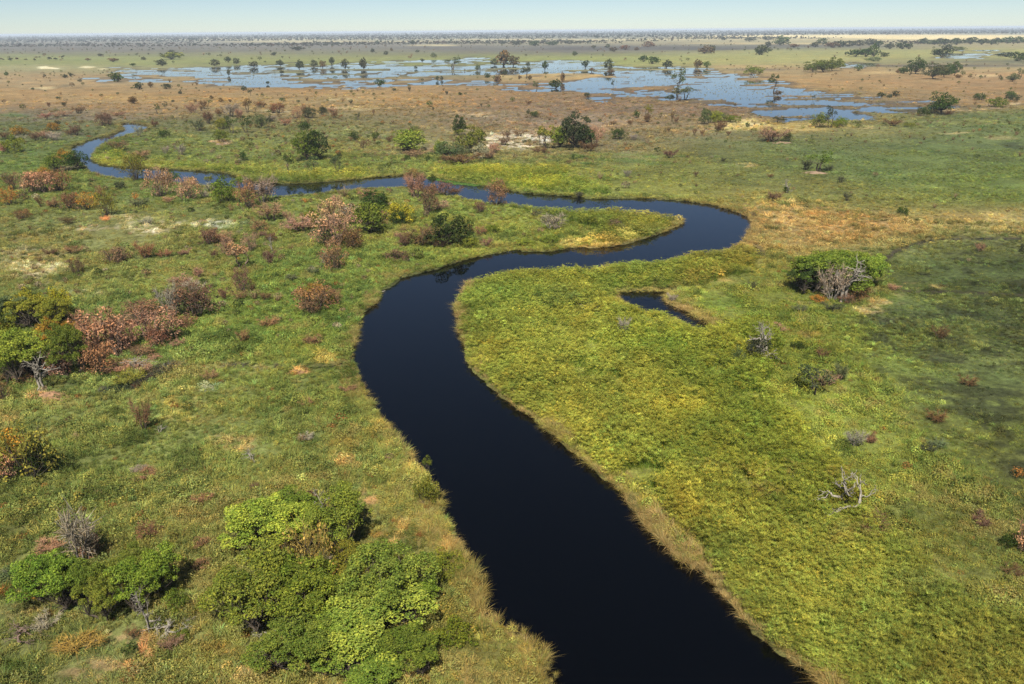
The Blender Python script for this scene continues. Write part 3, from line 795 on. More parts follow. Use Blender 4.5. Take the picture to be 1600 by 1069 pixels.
for tier, (d0, d1, sp, s0) in enumerate(((52, 130, 0.56, 0.95), (130, 260, 0.9, 1.25), (260, 480, 2.0, 1.8), (480, 1000, 4.6, 2.6))):
    X, Y = fan_points(d0 * .85, d1 * 1.15, sp)
    dj = np.hypot(X, Y) * (1 + 0.10 * rng.normal(size=len(X)).clip(-1.3, 1.3))
    k = (dj >= d0) & (dj < d1)
    if tier == 3:
        k &= rng.random(len(X)) < sstep(1000, 520, dj)
    X, Y = X[k], Y[k]
    rfv, ffv = river_field(X, Y), flood_field(X, Y)
    pf = papyrus_field(X, Y)
    md = np.minimum(poly_sdf(X, Y, MEADOW_W), poly_sdf(X, Y, MEADOW2_W))
    c0 = land_colour(X, Y)
    bare = c0.sum(1) > 0.95 / GROUND_GAIN            # pale bare soil and dead flattened stems keep few tufts
    keep = (rfv > 0.35) & (ffv > 3) & ~(bare & (rng.random(len(X)) < 0.45))
    isp = (pf < 0) & keep & (fbm(X, Y, 3.2, 131, 3) + 0.4 * fbm(X, Y, 14, 133, 2) > -0.62)
    # papyrus
    k = isp
    if k.any():
        sc = s0 * 0.95 * rng.uniform(.75, 1.25, k.sum()) * (1 + 0.22 * fbm(X[k], Y[k], 9, 95, 2))
        t = tuft_tint(X[k], Y[k], 0.24, .08) * 1.04
        q = (fbm(X[k], Y[k], 8, 141, 3) + .6 * fbm(X[k], Y[k], 28, 143, 2))[:, None]
        t = np.clip(t * (1 + .17 * q * np.array([1.25, .7, .5])), .003, .7)
        scatter('papyrus_bed', COL_PAPYRUS, len(papyrus_items), X[k], Y[k], np.zeros(k.sum()), np.clip(sc, .4, 3), t,
                'dense yellow green papyrus bed beside the dark river', tall=rng.uniform(.8, 1.2, k.sum()) * s0 ** -.85 * sstep(-3, 7, rfv[k] + 1).clip(.45, 1))
    k = keep & ~(pf < 0)
    if tier == 0:
        k &= ~(fbm(X, Y, 2.4, 135, 2) < -0.75)
    low = sstep(-2, 3, md[k])                                # the meadow's sward is short
    nn = fbm(X[k], Y[k], 5.5, 97, 3) + 0.6 * fbm(X[k], Y[k], 18, 99, 2)
    sc = s0 * (0.6 + 0.4 * low) * np.clip(0.9 + 0.4 * nn, 0.55, 1.7) * rng.uniform(.7, 1.3, k.sum())
    t = tuft_tint(X[k], Y[k], 0.2, .09) * np.array([1.19, 1.18, 1.19])
    # tufts of dark herbs and of straw among the grass
    q = fbm(X[k], Y[k], 3.2, 101, 3) + 0.5 * fbm(X[k], Y[k], 12, 103, 2)
    herb = sstep(0.38, 0.75, q)[:, None] * low[:, None] * 0.6
    straw = sstep(-0.45, -0.85, q)[:, None] * low[:, None] * 0.6
    t = t * (1 - herb) + lin((62, 82, 40)) * 0.8 * herb
    t = t * (1 - straw) + lin((168, 152, 96)) * 0.8 * straw
    t = np.clip(t * rng.lognormal(0, np.where(poly_sdf(X[k], Y[k], MEADOW_W) < 0, .34, .08))[:, None], .003, .7)
    rustp = (rng.random(len(t)) < 0.008)[:, None] * low[:, None]
    t = t * (1 - rustp * .7) + lin((150, 84, 56)) * 0.8 * rustp * .7
    scatter('grass', COL_GRASS, len(grass_items), X[k], Y[k], np.full(k.sum(), -0.05), sc, t,
            'rough green and straw coloured grassland of the delta', tall=rng.uniform(.75, 1.25, k.sum()) * s0 ** -.8)

# reeds and overhanging dry stems along every shore
def shore_points(poly, step, off0, off1):
    X, Y, A = [], [], []
    n = len(poly)
    area = 0.5 * np.sum(poly[:, 0] * np.roll(poly[:, 1], -1) - np.roll(poly[:, 0], -1) * poly[:, 1])
    sg = 1 if area > 0 else -1
    for i in range(n):
        a, b = poly[i], poly[(i + 1) % n]
        L = np.hypot(*(b - a))
        dmid = np.hypot(*((a + b) / 2))
        st = step * max(1.0, dmid / 170)
        m = max(1, int(L / st))
        f = (np.arange(m) + rng.random(m)) / m
        nx, ny = sg * (b - a)[1] / (L + 1e-9), -sg * (b - a)[0] / (L + 1e-9)
        off = rng.uniform(off0, off1, m)
        X.append(a[0] + (b - a)[0] * f + nx * off); Y.append(a[1] + (b - a)[1] * f + ny * off)
        A.append(np.tile((nx, ny), (m, 1)))
    return np.concatenate(X), np.concatenate(Y), np.concatenate(A)

for poly, nm, lb in ((RIVER, 'bank_reeds', 'fringe of straw coloured reeds hanging over the river bank'),
                     (POND, 'pond_reeds', 'fringe of reeds round the small dark pond')):
    X, Y, A = shore_points(poly, 0.13, -0.5, 3.0)
    k = (Y > 48) & (np.abs(X) < 0.85 * Y + 5)
    X, Y, A = X[k], Y[k], A[k]
    dd = np.hypot(X, Y)
    t = tuft_tint(X, Y, 0.22)
    px, py = W2P(X, Y)
    strawness = (0.32 + 0.5 * sstep(-.4, .5, fbm(X, Y, 7, 107, 3)) * sstep(330, 160, dd))[:, None] * rng.random((len(X), 1)) ** .6
    right = (sstep(.1, .6, A[:, 0]) * sstep(330, 230, dd))[:, None]
    strawness = np.clip(strawness + .3 * right, 0, .95)
    t = t * (1 - strawness) + lin((180, 158, 112)) * 0.85 * strawness
    sc = np.clip(0.60 + 0.35 * fbm(X, Y, 5, 109, 2), .42, 1.1) * rng.uniform(.7, 1.25, len(X)) * np.maximum(1, dd / 260)
    sc = sc * (1 + .45 * right[:, 0])
    lean = np.stack([A[:, 1], -A[:, 0]], 1) * rng.uniform(0.0, 0.7, (len(X), 1)) * 0.6
    scatter(nm, COL_REED, len(reed_items), X, Y, np.full(len(X), -0.1), sc, t, lb, lean=lean, tall=rng.uniform(.8, 1.2, len(X)) / np.maximum(1, dd / 260) ** 1.1 * (.55 if nm == 'pond_reeds' else 1.0))

# low scrub too small and too many to count: dry herbs and dwarf shrubs, thinning with distance
for d0, d1, sp, s0, pr in ((60, 300, 5.0, 1.25, .6), (300, 620, 6.5, 1.6, .6), (620, 1500, 19, 2.6, .45), (1500, 3800, 70, 5, .45)):
    X, Y = fan_points(d0, d1, sp, 0.78)
    px, py = W2P(X, Y)
    dens = sstep(-0.15, 0.6, fbm(X, Y, 60 + d0 * .15, 113, 3))
    leftish = sstep(1000, 500, px) if d1 < 400 else np.where(py > 225, sstep(1100, 700, px) * .9, 1.0)
    k = (rng.random(len(X)) < pr * (0.25 + dens) * (0.12 + 0.88 * leftish)) & (river_field(X, Y) > 1.5) & (flood_field(X, Y) > 8)
    if d1 < 700:
        k &= papyrus_field(X, Y) > 0
    X, Y = X[k], Y[k]
    n = len(X)
    pal = lin(np.array([(116, 98, 76), (132, 118, 96), (114, 98, 76), (88, 94, 50), (66, 78, 42), (140, 130, 110), (158, 112, 62)])) * 0.75
    pick = rng.choice(7, n, p=[.2, .2, .2, .16, .12, .08, .04])
    if d0 >= 620:
        pick = rng.choice(7, n, p=[.08, .08, .28, .26, .26, .04, .0])
    t = pal[pick] * rng.lognormal(0, .22, n)[:, None]
    items = np.where(np.isin(pick, (3, 4)), rng.integers(0, 3, n), rng.integers(0, 6, n))
    sc = s0 * rng.lognormal(-.1, .35, n)
    scatter('scrub', COL_SCRUB, len(scrub_items), X, Y, np.zeros(n), np.clip(sc, .3, s0 * 2.4), t,
            'scattered low dry scrub and dwarf bushes', pick=items)

# grass and sedge standing in the shallow flood water
X, Y = fan_points(560, 1700, 4.6, .76)
k = (flood_field(X, Y) < 1) & (rng.random(len(X)) < .03 + .3 * sstep(-.3, .5, fbm(X * .5, Y, 60, 145, 4)))
X, Y = X[k], Y[k]
t = lin((150, 146, 116)) * .75 * rng.lognormal(0, .25, len(X))[:, None] * (1 + rng.normal(0, .06, (len(X), 3)))
scatter('flood_sedge', COL_GRASS, len(grass_items), X, Y, np.full(len(X), -.45), rng.uniform(.7, 1.5, len(X)), np.clip(t, 0, 1), 'pale sedge standing in the shallow flood water', tall=rng.uniform(.35, .6, len(X)))

# far woodland that merges into a dark line below the sky
X, Y, S = [], [], []
for d0, d1, sp, thr, s0 in ((1900, 3200, 22, 0.74, 8.0), (3200, 6000, 36, 0.34, 9.5), (6000, 15000, 90, -0.75, 14), (15000, 32000, 300, -.6, 22)):
    x, y = fan_points(d0, d1, sp, 0.74)
    nz = fbm(x * .55, y * 1.25, 420 if d0 < 6000 else 1200, 127, 4)
    qx, qy = W2P(x, y)
    line = np.exp(-((qy - (75 - (qx - 1270) * .03)) / 1.6) ** 2) * sstep(1180, 1290, qx) * 1.0 \
        + np.exp(-((qy - 67 + (qx - 1500) * .004) / 1.1) ** 2) * sstep(1420, 1450, qx) * 1.4
    bare = np.exp(-((qy - 57.5) / 2.2) ** 2) * sstep(1100, 1300, qx) * 1.3 + np.exp(-((qy - 61) / 1.2) ** 2) * sstep(1300, 1500, qx) + np.exp(-((qy - 71) / 1.4) ** 2) * sstep(560, 700, qx) * sstep(1050, 800, qx)
    nz = 0.8 * nz + 1.1 * fbm(x * .35, y, 700, 129, 3) * (1 if d0 < 6000 else .6)
    k = (nz + 0.2 * rng.normal(size=len(x)) + line - bare > thr)
    x, y = x[k], y[k]
    X.append(x); Y.append(y); S.append(s0 * rng.lognormal(0, .3, len(x)))
X, Y, S = np.concatenate(X), np.concatenate(Y), np.concatenate(S)
k = flood_field(X, Y) > 8
X, Y, S = X[k], Y[k], S[k]
t = lin(np.array([(62, 66, 46), (74, 72, 56), (92, 78, 62), (56, 66, 42)]))[rng.integers(0, 4, len(X))] * 0.8 * rng.lognormal(0, .2, len(X))[:, None]
scatter('far_woodland', COL_FAR, len(far_items), X, Y, np.full(len(X), -.1), S, t, 'far dark woodland merging into a line under the horizon',
        tall=rng.uniform(.65, 1.05, len(X)))
print('cover done')

# ------------------------------------------------------------------ trees and bushes, one prototype of each build (about 1 m wide, scaled per plant)
def tube(parts, pts, radii, sides=5, tone=(1, 1, 1)):
    pts = [np.asarray(p, float) for p in pts]
    V, T = [], []
    for i, p in enumerate(pts):
        a = pts[min(i + 1, len(pts) - 1)] - pts[max(i - 1, 0)]
        a /= np.linalg.norm(a) + 1e-9
        u = np.cross(a, (0.31, 0.87, 0.21)); u /= np.linalg.norm(u) + 1e-9
        w = np.cross(a, u)
        for k in range(sides):
            th = 2 * math.pi * k / sides
            V.append(p + radii[i] * (math.cos(th) * u + math.sin(th) * w))
    for i in range(len(pts) - 1):
        for k in range(sides):
            a, b = i * sides + k, i * sides + (k + 1) % sides
            c, d = a + sides, b + sides
            T += [(a, b, d), (a, d, c)]
    parts.append((np.array(V), np.array(T), np.tile(tone, (len(V), 1))))

def bend(r, p0, p1, n=4, wob=0.08, droop=0.0):
    p0, p1 = np.asarray(p0, float), np.asarray(p1, float)
    L = np.linalg.norm(p1 - p0)
    out = []
    for i in range(n + 1):
        f = i / n
        q = p0 * (1 - f) + p1 * f + r.normal(size=3) * wob * L * math.sin(math.pi * f)
        q[2] += droop * L * math.sin(math.pi * f)
        out.append(q)
    return out

LEAF_TONES = [(1, 1, 1), (0.8, 0.88, 0.8), (1.2, 1.15, 0.9), (0.62, 0.75, 0.65), (1.3, 1.25, 1.0)]
DRY_TONES = [(1, 1, 1), (0.8, 0.8, 0.85), (1.2, 1.05, 0.9), (0.65, 0.6, 0.62), (1.35, 1.2, 1.05)]

def build_tree(seed, h=0.8, trunk_h=0.22, n_lobes=26, lobe=0.15, leaves=420, size=0.035, flat=1.0, tones=LEAF_TONES, girth=0.03, stems=1, open_=0.0, rough=.16, masses=0):
    """one tree, crown about 1 wide: lobes of leaves round an uneven dome, each carried by a limb that runs from the trunk"""
    r = np.random.default_rng(seed)
    wood, crown = [], []
    rx = 0.5 - lobe * 0.8
    zc = trunk_h + (h - trunk_h) * 0.42
    rz = (h - zc) - lobe * 0.7 * flat
    skew = r.normal(size=2) * 0.05
    feet = [np.array([r.normal() * .03, r.normal() * .03, 0]) if stems == 1 else np.array([r.normal() * .09, r.normal() * .09, 0]) for _ in range(stems)]
    forks = []
    for f in feet:
        top = np.array([f[0] * 2.2 + r.normal() * .05, f[1] * 2.2 + r.normal() * .05, trunk_h * r.uniform(.9, 1.25)])
        pts = bend(r, f - np.array([0, 0, .03]), top, 4, .05)
        tube(wood, pts, np.linspace(girth * 1.25, girth * .75, 5), 6)
        forks.append(top)
    hubs = []
    for j in range(masses):
        a, q = j * 2.39996 + r.normal() * .4, math.sqrt((j + .5) / masses)
        hubs.append(np.array([math.cos(a) * q * .38, math.sin(a) * q * .38, trunk_h + (h - trunk_h) * (.74 - .30 * q * q + r.normal() * .09)]))
    for i in range(n_lobes):
        th = i * 2.39996 + r.normal() * .35
        t = (i + .5) / n_lobes
        el = math.asin(max(-0.8, min(1, 1 - 1.75 * t + r.normal() * .08)))
        rad = (r.uniform(.35, .75) if r.random() < .22 else r.uniform(.85, 1.12))
        rad *= 1 + rough * (math.sin(2 * th + seed) * .5 + math.sin(3 * th + 2.1 * seed) * .5 + math.sin(5 * th + el * 4 + seed * .7) * .6)
        c = np.array([math.cos(th) * math.cos(el) * rx * rad + skew[0], math.sin(th) * math.cos(el) * rx * rad + skew[1], zc + math.sin(el) * (rz if el > 0 else (zc - trunk_h) * 1.0) * rad])
        if masses:
            d = r.normal(size=3)
            d[2] = abs(d[2]) * 1.1 - .45
            d /= np.linalg.norm(d)
            c = hubs[i % masses] + d * np.array([.155, .155, .17]) * r.uniform(.7, 1.1)
            c[2] = max(c[2], .05)
        if r.random() < open_:
            continue
        lr = lobe * r.uniform(.5, 1.4)
        tone = np.array(tones[r.integers(len(tones))]) ** .6
        v, t_, k = leaf_cloud(r, max(int(leaves * (lr / lobe) ** 2 / 1.7), 6), c, (lr, lr, lr * .78 * flat), size, tones, low=-.55)
        crown.append((v, t_, k * tone))
        f = forks[int(np.argmin([np.hypot(*(q[:2] - c[:2])) for q in forks]))]
        tube(wood, bend(r, f, c, 3, .09, -.06), np.linspace(girth * .36, girth * .07, 4), 4)
    return join(wood), join(crown)

def unit(wood, crown, h):
    """scale to a crown one wide"""
    v = crown[0]
    lo, hi = np.percentile(v[:, :2], 2, 0), np.percentile(v[:, :2], 98, 0)
    k = 2.0 / (hi - lo).sum()
    hh = np.percentile(v[:, 2], 99) * k
    return (wood[0] * k, wood[1], wood[2]), (v * k, crown[1], crown[2]), hh

def build_twiggy(seed, h=0.75, n=420, tones=DRY_TONES, leaf=700, lsize=0.03, stems=9, w=0.012, upright=0.5):
    """leafless shrub: stems from the foot, hundreds of fine twigs, a few withered leaves"""
    r = np.random.default_rng(seed)
    wood, crown = [], []
    tips = []
    for i in range(stems):
        a = i * 2.4 + r.normal() * .3
        out = r.uniform(.12, .40)
        p1 = np.array([math.cos(a) * out, math.sin(a) * out, h * r.uniform(.55, .85)])
        pts = bend(r, (math.cos(a) * .05, math.sin(a) * .05, -.02), p1, 4, .07, .05)
        tube(wood, pts, np.linspace(.016, .005, 5), 4)
        tips += pts[2:]
    V, T, C = [], [], []
    tips = np.array(tips)
    for i in range(n):
        b = tips[r.integers(len(tips))] + r.normal(size=3) * .03
        d = np.array([b[0], b[1], 0]) * 1.2 + r.normal(size=3) * .45 + np.array([0, 0, upright])
        d /= np.linalg.norm(d)
        L = r.uniform(.10, .28)
        e = b + d * L
        if np.hypot(e[0], e[1]) > .53 or e[2] < .02 or e[2] > h * 1.08:
            continue
        u = np.cross(d, r.normal(size=3)); u /= np.linalg.norm(u)
        q = len(V)
        V += [b - u * w / 2, b + u * w / 2, e]
        T.append((q, q + 1, q + 2))
        C += [np.array(tones[r.integers(len(tones))]) * r.uniform(.8, 1.2)] * 3
    crown.append((np.array(V), np.array(T), np.array(C)))
    if leaf:
        nb = 12
        for i in range(nb):
            c = tips[r.integers(len(tips))] * np.array([1.08, 1.08, 1.0])
            crown.append(leaf_cloud(r, leaf // nb, c, (.15, .15, .13), lsize, tones, low=-.7))
    return join(wood), join(crown)

def build_dead(seed, h=1.0, depth=4, spread=0.62):
    """bare dead tree: bleached trunk that forks again and again"""
    r = np.random.default_rng(seed)
    wood, twigs = [], []
    def grow(p, d, L, rad, k):
        e = p + d * L
        pts = bend(r, p, e, 3, .09, .02)
        tube(wood if k > 1 else twigs, pts, np.linspace(rad * 1.6, rad * 1.0, 4), 5 if k > 2 else 3)
        if k == 0:
            return
        for j in range(int(r.integers(2, 4))):
            nd = d + r.normal(size=3) * spread + np.array([0, 0, .10])
            nd[2] = max(nd[2], -.15)
            nd /= np.linalg.norm(nd)
            grow(pts[-1 - int(r.random() < .35)], nd, L * r.uniform(.58, .86), rad * .58, k - 1)
    for s in range(2):
        d = np.array([r.normal() * .3, r.normal() * .3, 1.0]); d /= np.linalg.norm(d)
        grow(np.array([r.normal() * .03, r.normal() * .03, -.03]), d, h * .34, .030, depth)
    W, K = join(wood), join(twigs)
    allv = np.concatenate([W[0], K[0]])
    sc = 1.0 / max(np.ptp(allv[:, 0]), np.ptp(allv[:, 1]), .3)
    hh = allv[:, 2].max() * sc
    return (W[0] * sc, W[1], W[2]), (K[0] * sc, K[1], K[2]), hh

PROTO = {}
def add_proto(key, wood, crown, h, crown_mat, wood_name='trunk', crown_name='crown', nm='tree'):
    wood, crown, h = unit(wood, crown, h)
    wm = make_mesh(f'{nm}_{wood_name}', wood[0], tris=wood[1], cols=wood[2], mats=[MAT_BARK])
    cm = make_mesh(f'{nm}_{crown_name}', crown[0], tris=crown[1], cols=crown[2], mats=[crown_mat])
    PROTO.setdefault(key, []).append((wm, cm, h, wood_name, crown_name))

for i in range(3):      # T: broad evergreen, seen large
    w_, c_ = build_tree(200 + i, h=.78, trunk_h=.12, n_lobes=120, masses=10, lobe=.068, leaves=250, size=.0195, girth=.022, stems=3, rough=.3)
    add_proto('T', w_, c_, .80, MAT_LEAF, nm='broad_tree')
for i in range(3):      # t: medium tree
    w_, c_ = build_tree(220 + i, h=.95, trunk_h=.14, n_lobes=50, lobe=.125, leaves=85, size=.048, girth=.03, rough=.25)
    add_proto('t', w_, c_, .97, MAT_LEAF, nm='leafy_tree')
for i in range(3):      # S: open tree, trunk and limbs show through a patchy crown
    w_, c_ = build_tree(240 + i, h=1.1, trunk_h=.42, n_lobes=20, lobe=.14, leaves=90, size=.055, girth=.026, stems=2, open_=.25)
    add_proto('S', w_, c_, 1.1, MAT_LEAF, nm='open_tree')
for i in range(4):      # B: dense bush down to the ground
    w_, c_ = build_tree(260 + i, h=.72, trunk_h=.06, n_lobes=38, lobe=.125, leaves=90, size=.044, girth=.014, stems=4, rough=.28)
    add_proto('B', w_, c_, .74, MAT_LEAF, 'stem', 'foliage', 'bush')
for i in range(4):      # R: bush of withered rust-coloured leaves with bare twigs
    w_, c_ = build_tree(280 + i, h=.80, trunk_h=.08, n_lobes=34, lobe=.12, leaves=75, size=.036, girth=.014, stems=5, tones=DRY_TONES, open_=.12)
    w2, c2 = build_twiggy(290 + i, h=.82, n=260, leaf=0, w=.010)
    add_proto('R', join([w_, w2]), join([c_, c2]), .84, MAT_TWIG, 'stem', 'foliage', 'withered_bush')
for i in range(4):      # W: leafless twiggy shrub
    w_, c_ = build_twiggy(300 + i, h=.80, n=620, leaf=260, lsize=.028, w=.013)
    add_proto('W', w_, c_, .84, MAT_TWIG, 'stem', 'twigs', 'twiggy_shrub')
for i in range(2):      # D: dead tree
    w_, c_, hh = build_dead(320 + i)
    add_proto('D', w_, c_, hh, MAT_BARK, 'trunk', 'branches', 'dead_tree')
for i in range(4):      # F: far tree, a few pixels tall
    w_, c_ = build_tree(340 + i, h=.80, trunk_h=.05, n_lobes=16, lobe=.19, leaves=44, size=.11, girth=.035)
    add_proto('F', w_, c_, .74, MAT_LEAF, nm='far_tree')

TINTS = {'g': ((100,109,47), 'green'), 'G': ((120,131,56), 'bright green'), 'd': ((66,80,40), 'dark green'), 'o': ((116,116,48), 'olive'),
         'y': ((152,140,50), 'yellowish'), 'r': ((136,107,78), 'rust brown'), 'R': ((110,87,70), 'reddish brown'), 'p': ((154,124,97), 'pinkish brown'),
         'b': ((112,88,62), 'brown'), 'O': ((164,122,58), 'orange'), 'w': ((146,139,120), 'pale grey'), 'e': ((96,104,72), 'grey green'), 'h': ((72,76,56), 'dull dark'), 'n': ((146,126,64), 'tan')}
NOUN = {'T': ('broad_tree', 'broad tree', 'tree'), 't': ('leafy_tree', 'leafy tree', 'tree'), 'S': ('open_tree', 'thin crowned tree', 'tree'), 'B': ('bush', 'bush', 'bush'),
        'R': ('withered_bush', 'withered bush', 'bush'), 'W': ('twiggy_shrub', 'twiggy shrub', 'shrub'), 'D': ('dead_tree', 'dead tree', 'tree'), 'F': ('distant_tree', 'tree', 'tree')}
BARK = {'w': (150,142,128), 'p': (140,118,100), 'D': (176,168,152)}
LEAF_GAIN = 0.86

PLACE = {
 'far': 'on the plain beyond the flood water', 'rfar': 'in the far tree belt behind the tan plain', 'flood': 'by or in the flood water', 'brown': 'on the orange brown plain',
 'tan': 'on the tan plain past the flood', 'edge': 'where meadow meets the tan plain', 'scrub': 'in scrub behind the river head', 'head': 'on the grass round the river head',
 'sand': 'around the pale sandy clearing', 'chan': 'behind the narrow upper channel', 'left': 'on grass left of the upper channel', 'tongue': 'on the tongue inside the bend',
 'slope': 'on the open left grassland', 'thick': 'in the withered thicket at far left', 'fore': 'in the foreground left', 'grove': 'in the foreground grove by the river',
 'mead': 'on the upper right meadow', 'bed': 'in the right bank marsh'}

# place, x, y of the foot, width, height (picture units), build, tint, own label or ''
PLANTS = []
def P(place, *rows):
    for q in rows:
        PLANTS.append((place,) + q + (('',) if len(q) == 6 else ()))

P('far', (216,140,14,11,'F','h'), (236,137,8,9,'F','b'), (270,93,36,9,'F','g','low wide green clump alone on the plain beyond the flood'), (253,103,16,10,'F','h'), (335,103,14,10,'F','h'),
  (356,98,10,9,'F','h'), (369,100,11,9,'F','h'), (397,105,15,9,'F','h'), (438,103,13,9,'F','h'), (178,97,16,6,'F','b'), (225,94,8,5,'F','h'), (208,103,10,4,'F','d'), (138,95,8,4,'F','b'),
  (158,88,10,4,'F','h'), (427,87,8,5,'F','h'), (465,79,20,5,'F','h'), (268,82,10,4,'F','h'), (582,82,7,6,'F','h'), (603,86,7,6,'F','h'), (612,80,5,5,'F','b'), (677,90,9,7,'F','e'), (652,82,6,4,'F','h'),
  (898,87,8,7,'F','e'), (836,72,16,8,'F','d'), (806,71,15,7,'F','h'), (863,71,18,6,'F','d'), (890,69,14,6,'F','h'), (645,71,8,8,'F','h'), (928,76,6,5,'F','h'), (1012,74,18,9,'F','R'), (958,81,12,7,'F','R'), (975,78,14,7,'F','R'), (995,79,8,5,'F','b'), (949,75,7,6,'F','h'))
P('flood', (184,128,24,14,'F','d','dark green tree beside the thin western water streaks'), (357,118,7,9,'F','h'), (468,108,14,14,'F','h'), (490,104,12,10,'F','h'), (504,106,12,11,'F','b'), (519,102,10,12,'F','h'), (538,107,13,14,'F','h'),
  (568,108,13,17,'F','h','tall dull tree doubled by its reflection near the flood edge'), (706,108,26,15,'S','e','wide grey green tree standing in open flood water'), (746,110,10,9,'F','e'), (785,103,26,23,'F','b','tallest brown tree on the wooded island in the flood'), (802,103,20,15,'F','b','lower brown tree on the wooded island in the flood'),
  (773,102,12,10,'F','h'), (825,104,7,7,'F','h'), (852,110,11,14,'F','d'), (914,106,14,11,'F','h'), (925,112,10,6,'F','b'), (952,109,15,16,'F','h'), (955,114,14,5,'F','b'), (1004,97,15,10,'F','d'), (1022,100,22,11,'F','d'), (1042,106,17,12,'F','h'),
  (823,123,14,15,'S','h'), (828,125,8,7,'F','b'), (777,132,13,14,'F','R','dark reddish tree on the tan spit in the flood'), (788,118,8,7,'F','h'), (761,122,11,8,'F','d'), (683,126,6,7,'F','h'), (690,125,5,6,'F','h'), (594,135,17,11,'F','d','dark green bush alone at the near edge of the flood'), (812,124,6,6,'F','b'),
  (837,143,10,13,'S','e'), (868,138,22,14,'F','d','dark green tree with low bushes on a mud islet'), (879,128,8,15,'F','b'), (957,140,5,14,'S','h'), (1047,156,16,8,'F','h'), (1057,147,22,32,'S','e','tallest grey green tree at the eastern flood edge'), (1070,157,26,18,'S','e','low grey green tree at the eastern flood edge'),
  (1090,106,15,13,'F','b'), (1104,106,12,10,'F','g'), (1207,143,17,22,'S','d','slender tree standing alone in the eastern water'), (1215,149,14,8,'F','b'), (1271,157,6,7,'S','h'), (1377,151,14,7,'F','h'), (1390,153,9,6,'F','h'), (1399,151,12,9,'F','h'), (650,108,6,5,'F','h'), (660,97,8,5,'F','h'), (440,115,8,5,'F','h'))
P('rfar', (1102,84,24,12,'F','R'), (1112,83,10,12,'F','h'), (1193,86,22,15,'F','h'), (1186,86,10,8,'F','d'), (1220,71,25,14,'F','e'), (1200,73,10,8,'F','h'), (1131,63,8,5,'F','h'), (1173,65,16,6,'F','h'), (1200,63,16,6,'F','h'),
  (1272,74,14,8,'F','h'), (1286,70,16,10,'F','d'), (1300,75,18,9,'F','R'), (1312,74,16,10,'F','h'), (1326,73,18,9,'F','h'), (1342,72,20,9,'F','h'), (1358,71,18,10,'F','h'), (1371,73,14,9,'F','d'), (1388,77,14,9,'F','h'), (1408,77,16,10,'F','d'), (1418,77,12,9,'F','h'), (1240,75,16,6,'F','R'),
  (1443,69,16,9,'F','d'), (1460,70,18,8,'F','d'), (1478,70,18,9,'F','d'), (1496,70,20,10,'F','d'), (1515,69,20,10,'F','d'), (1532,70,18,9,'F','d'), (1550,70,16,9,'F','d'), (1573,68,22,10,'F','d'), (1590,68,22,10,'F','d'),
  (1334,89,24,11,'F','d'), (1350,89,22,13,'F','d'), (1365,89,18,19,'F','d','tallest dark tree of the clump before the far belt'), (1381,89,13,7,'F','d'), (1365,96,22,7,'F','e'), (1469,89,25,13,'F','d'), (1481,80,16,10,'F','h'), (1497,80,22,7,'F','e'), (1572,89,24,5,'F','h'), (1593,96,24,14,'F','d'))
P('tan', (1179,118,25,12,'B','g'), (1270,113,24,15,'t','g'), (1288,113,26,15,'t','g'), (1303,111,22,17,'t','g'), (1342,111,11,10,'F','e'), (1412,115,16,9,'F','d'), (1430,116,25,20,'t','d','large round dark tree on the tan plain'), (1460,124,26,20,'t','h'), (1477,121,18,15,'t','d'), (1490,118,15,17,'t','d'),
  (1498,122,12,5,'F','b'), (1516,121,6,4,'F','b'), (1582,128,15,11,'t','e'), (1593,124,10,14,'S','e'), (1403,114,8,6,'F','b'), (1371,72,8,6,'F','h'))
P('edge', (1471,179,36,28,'t','d','big dark tree with trunk in shade where meadow meets plain'), (1444,182,14,12,'B','d'), (1457,178,16,9,'B','e'), (1482,181,12,8,'W','b'), (1532,157,16,9,'B','d'), (1559,168,26,13,'B','g','rounded green bush on bare sandy soil at the meadow edge'), (1582,159,18,10,'B','h'), (1580,152,14,8,'B','d'),
  (1100,195,16,20,'B','e'), (1114,193,18,16,'B','o'), (1126,191,18,14,'B','e'), (1140,192,22,10,'B','g'), (1122,206,10,12,'W','b'), (1128,205,13,14,'W','b'), (1215,193,18,9,'S','h'), (1168,200,6,8,'B','d'), (1279,200,24,20,'B','g'), (1296,200,16,28,'S','h'), (1316,198,14,13,'B','G'), (1306,200,12,12,'B','o'),
  (1394,198,18,10,'W','b'), (1205,222,42,20,'W','p','wide pinkish brush pile with dead stems at the meadow edge'), (1204,212,14,10,'B','o'), (1231,221,11,11,'B','d'), (1085,212,6,10,'W','b'), (1097,212,5,8,'W','b'), (1138,212,8,6,'W','b'), (1045,206,5,6,'W','b'), (1050,190,5,12,'W','b'), (1056,193,6,9,'W','b'),
  (995,185,8,10,'B','d'), (1012,185,12,18,'S','o'), (1011,192,12,12,'W','b'), (985,196,8,8,'W','b'), (1424,199,16,4,'B','o'))
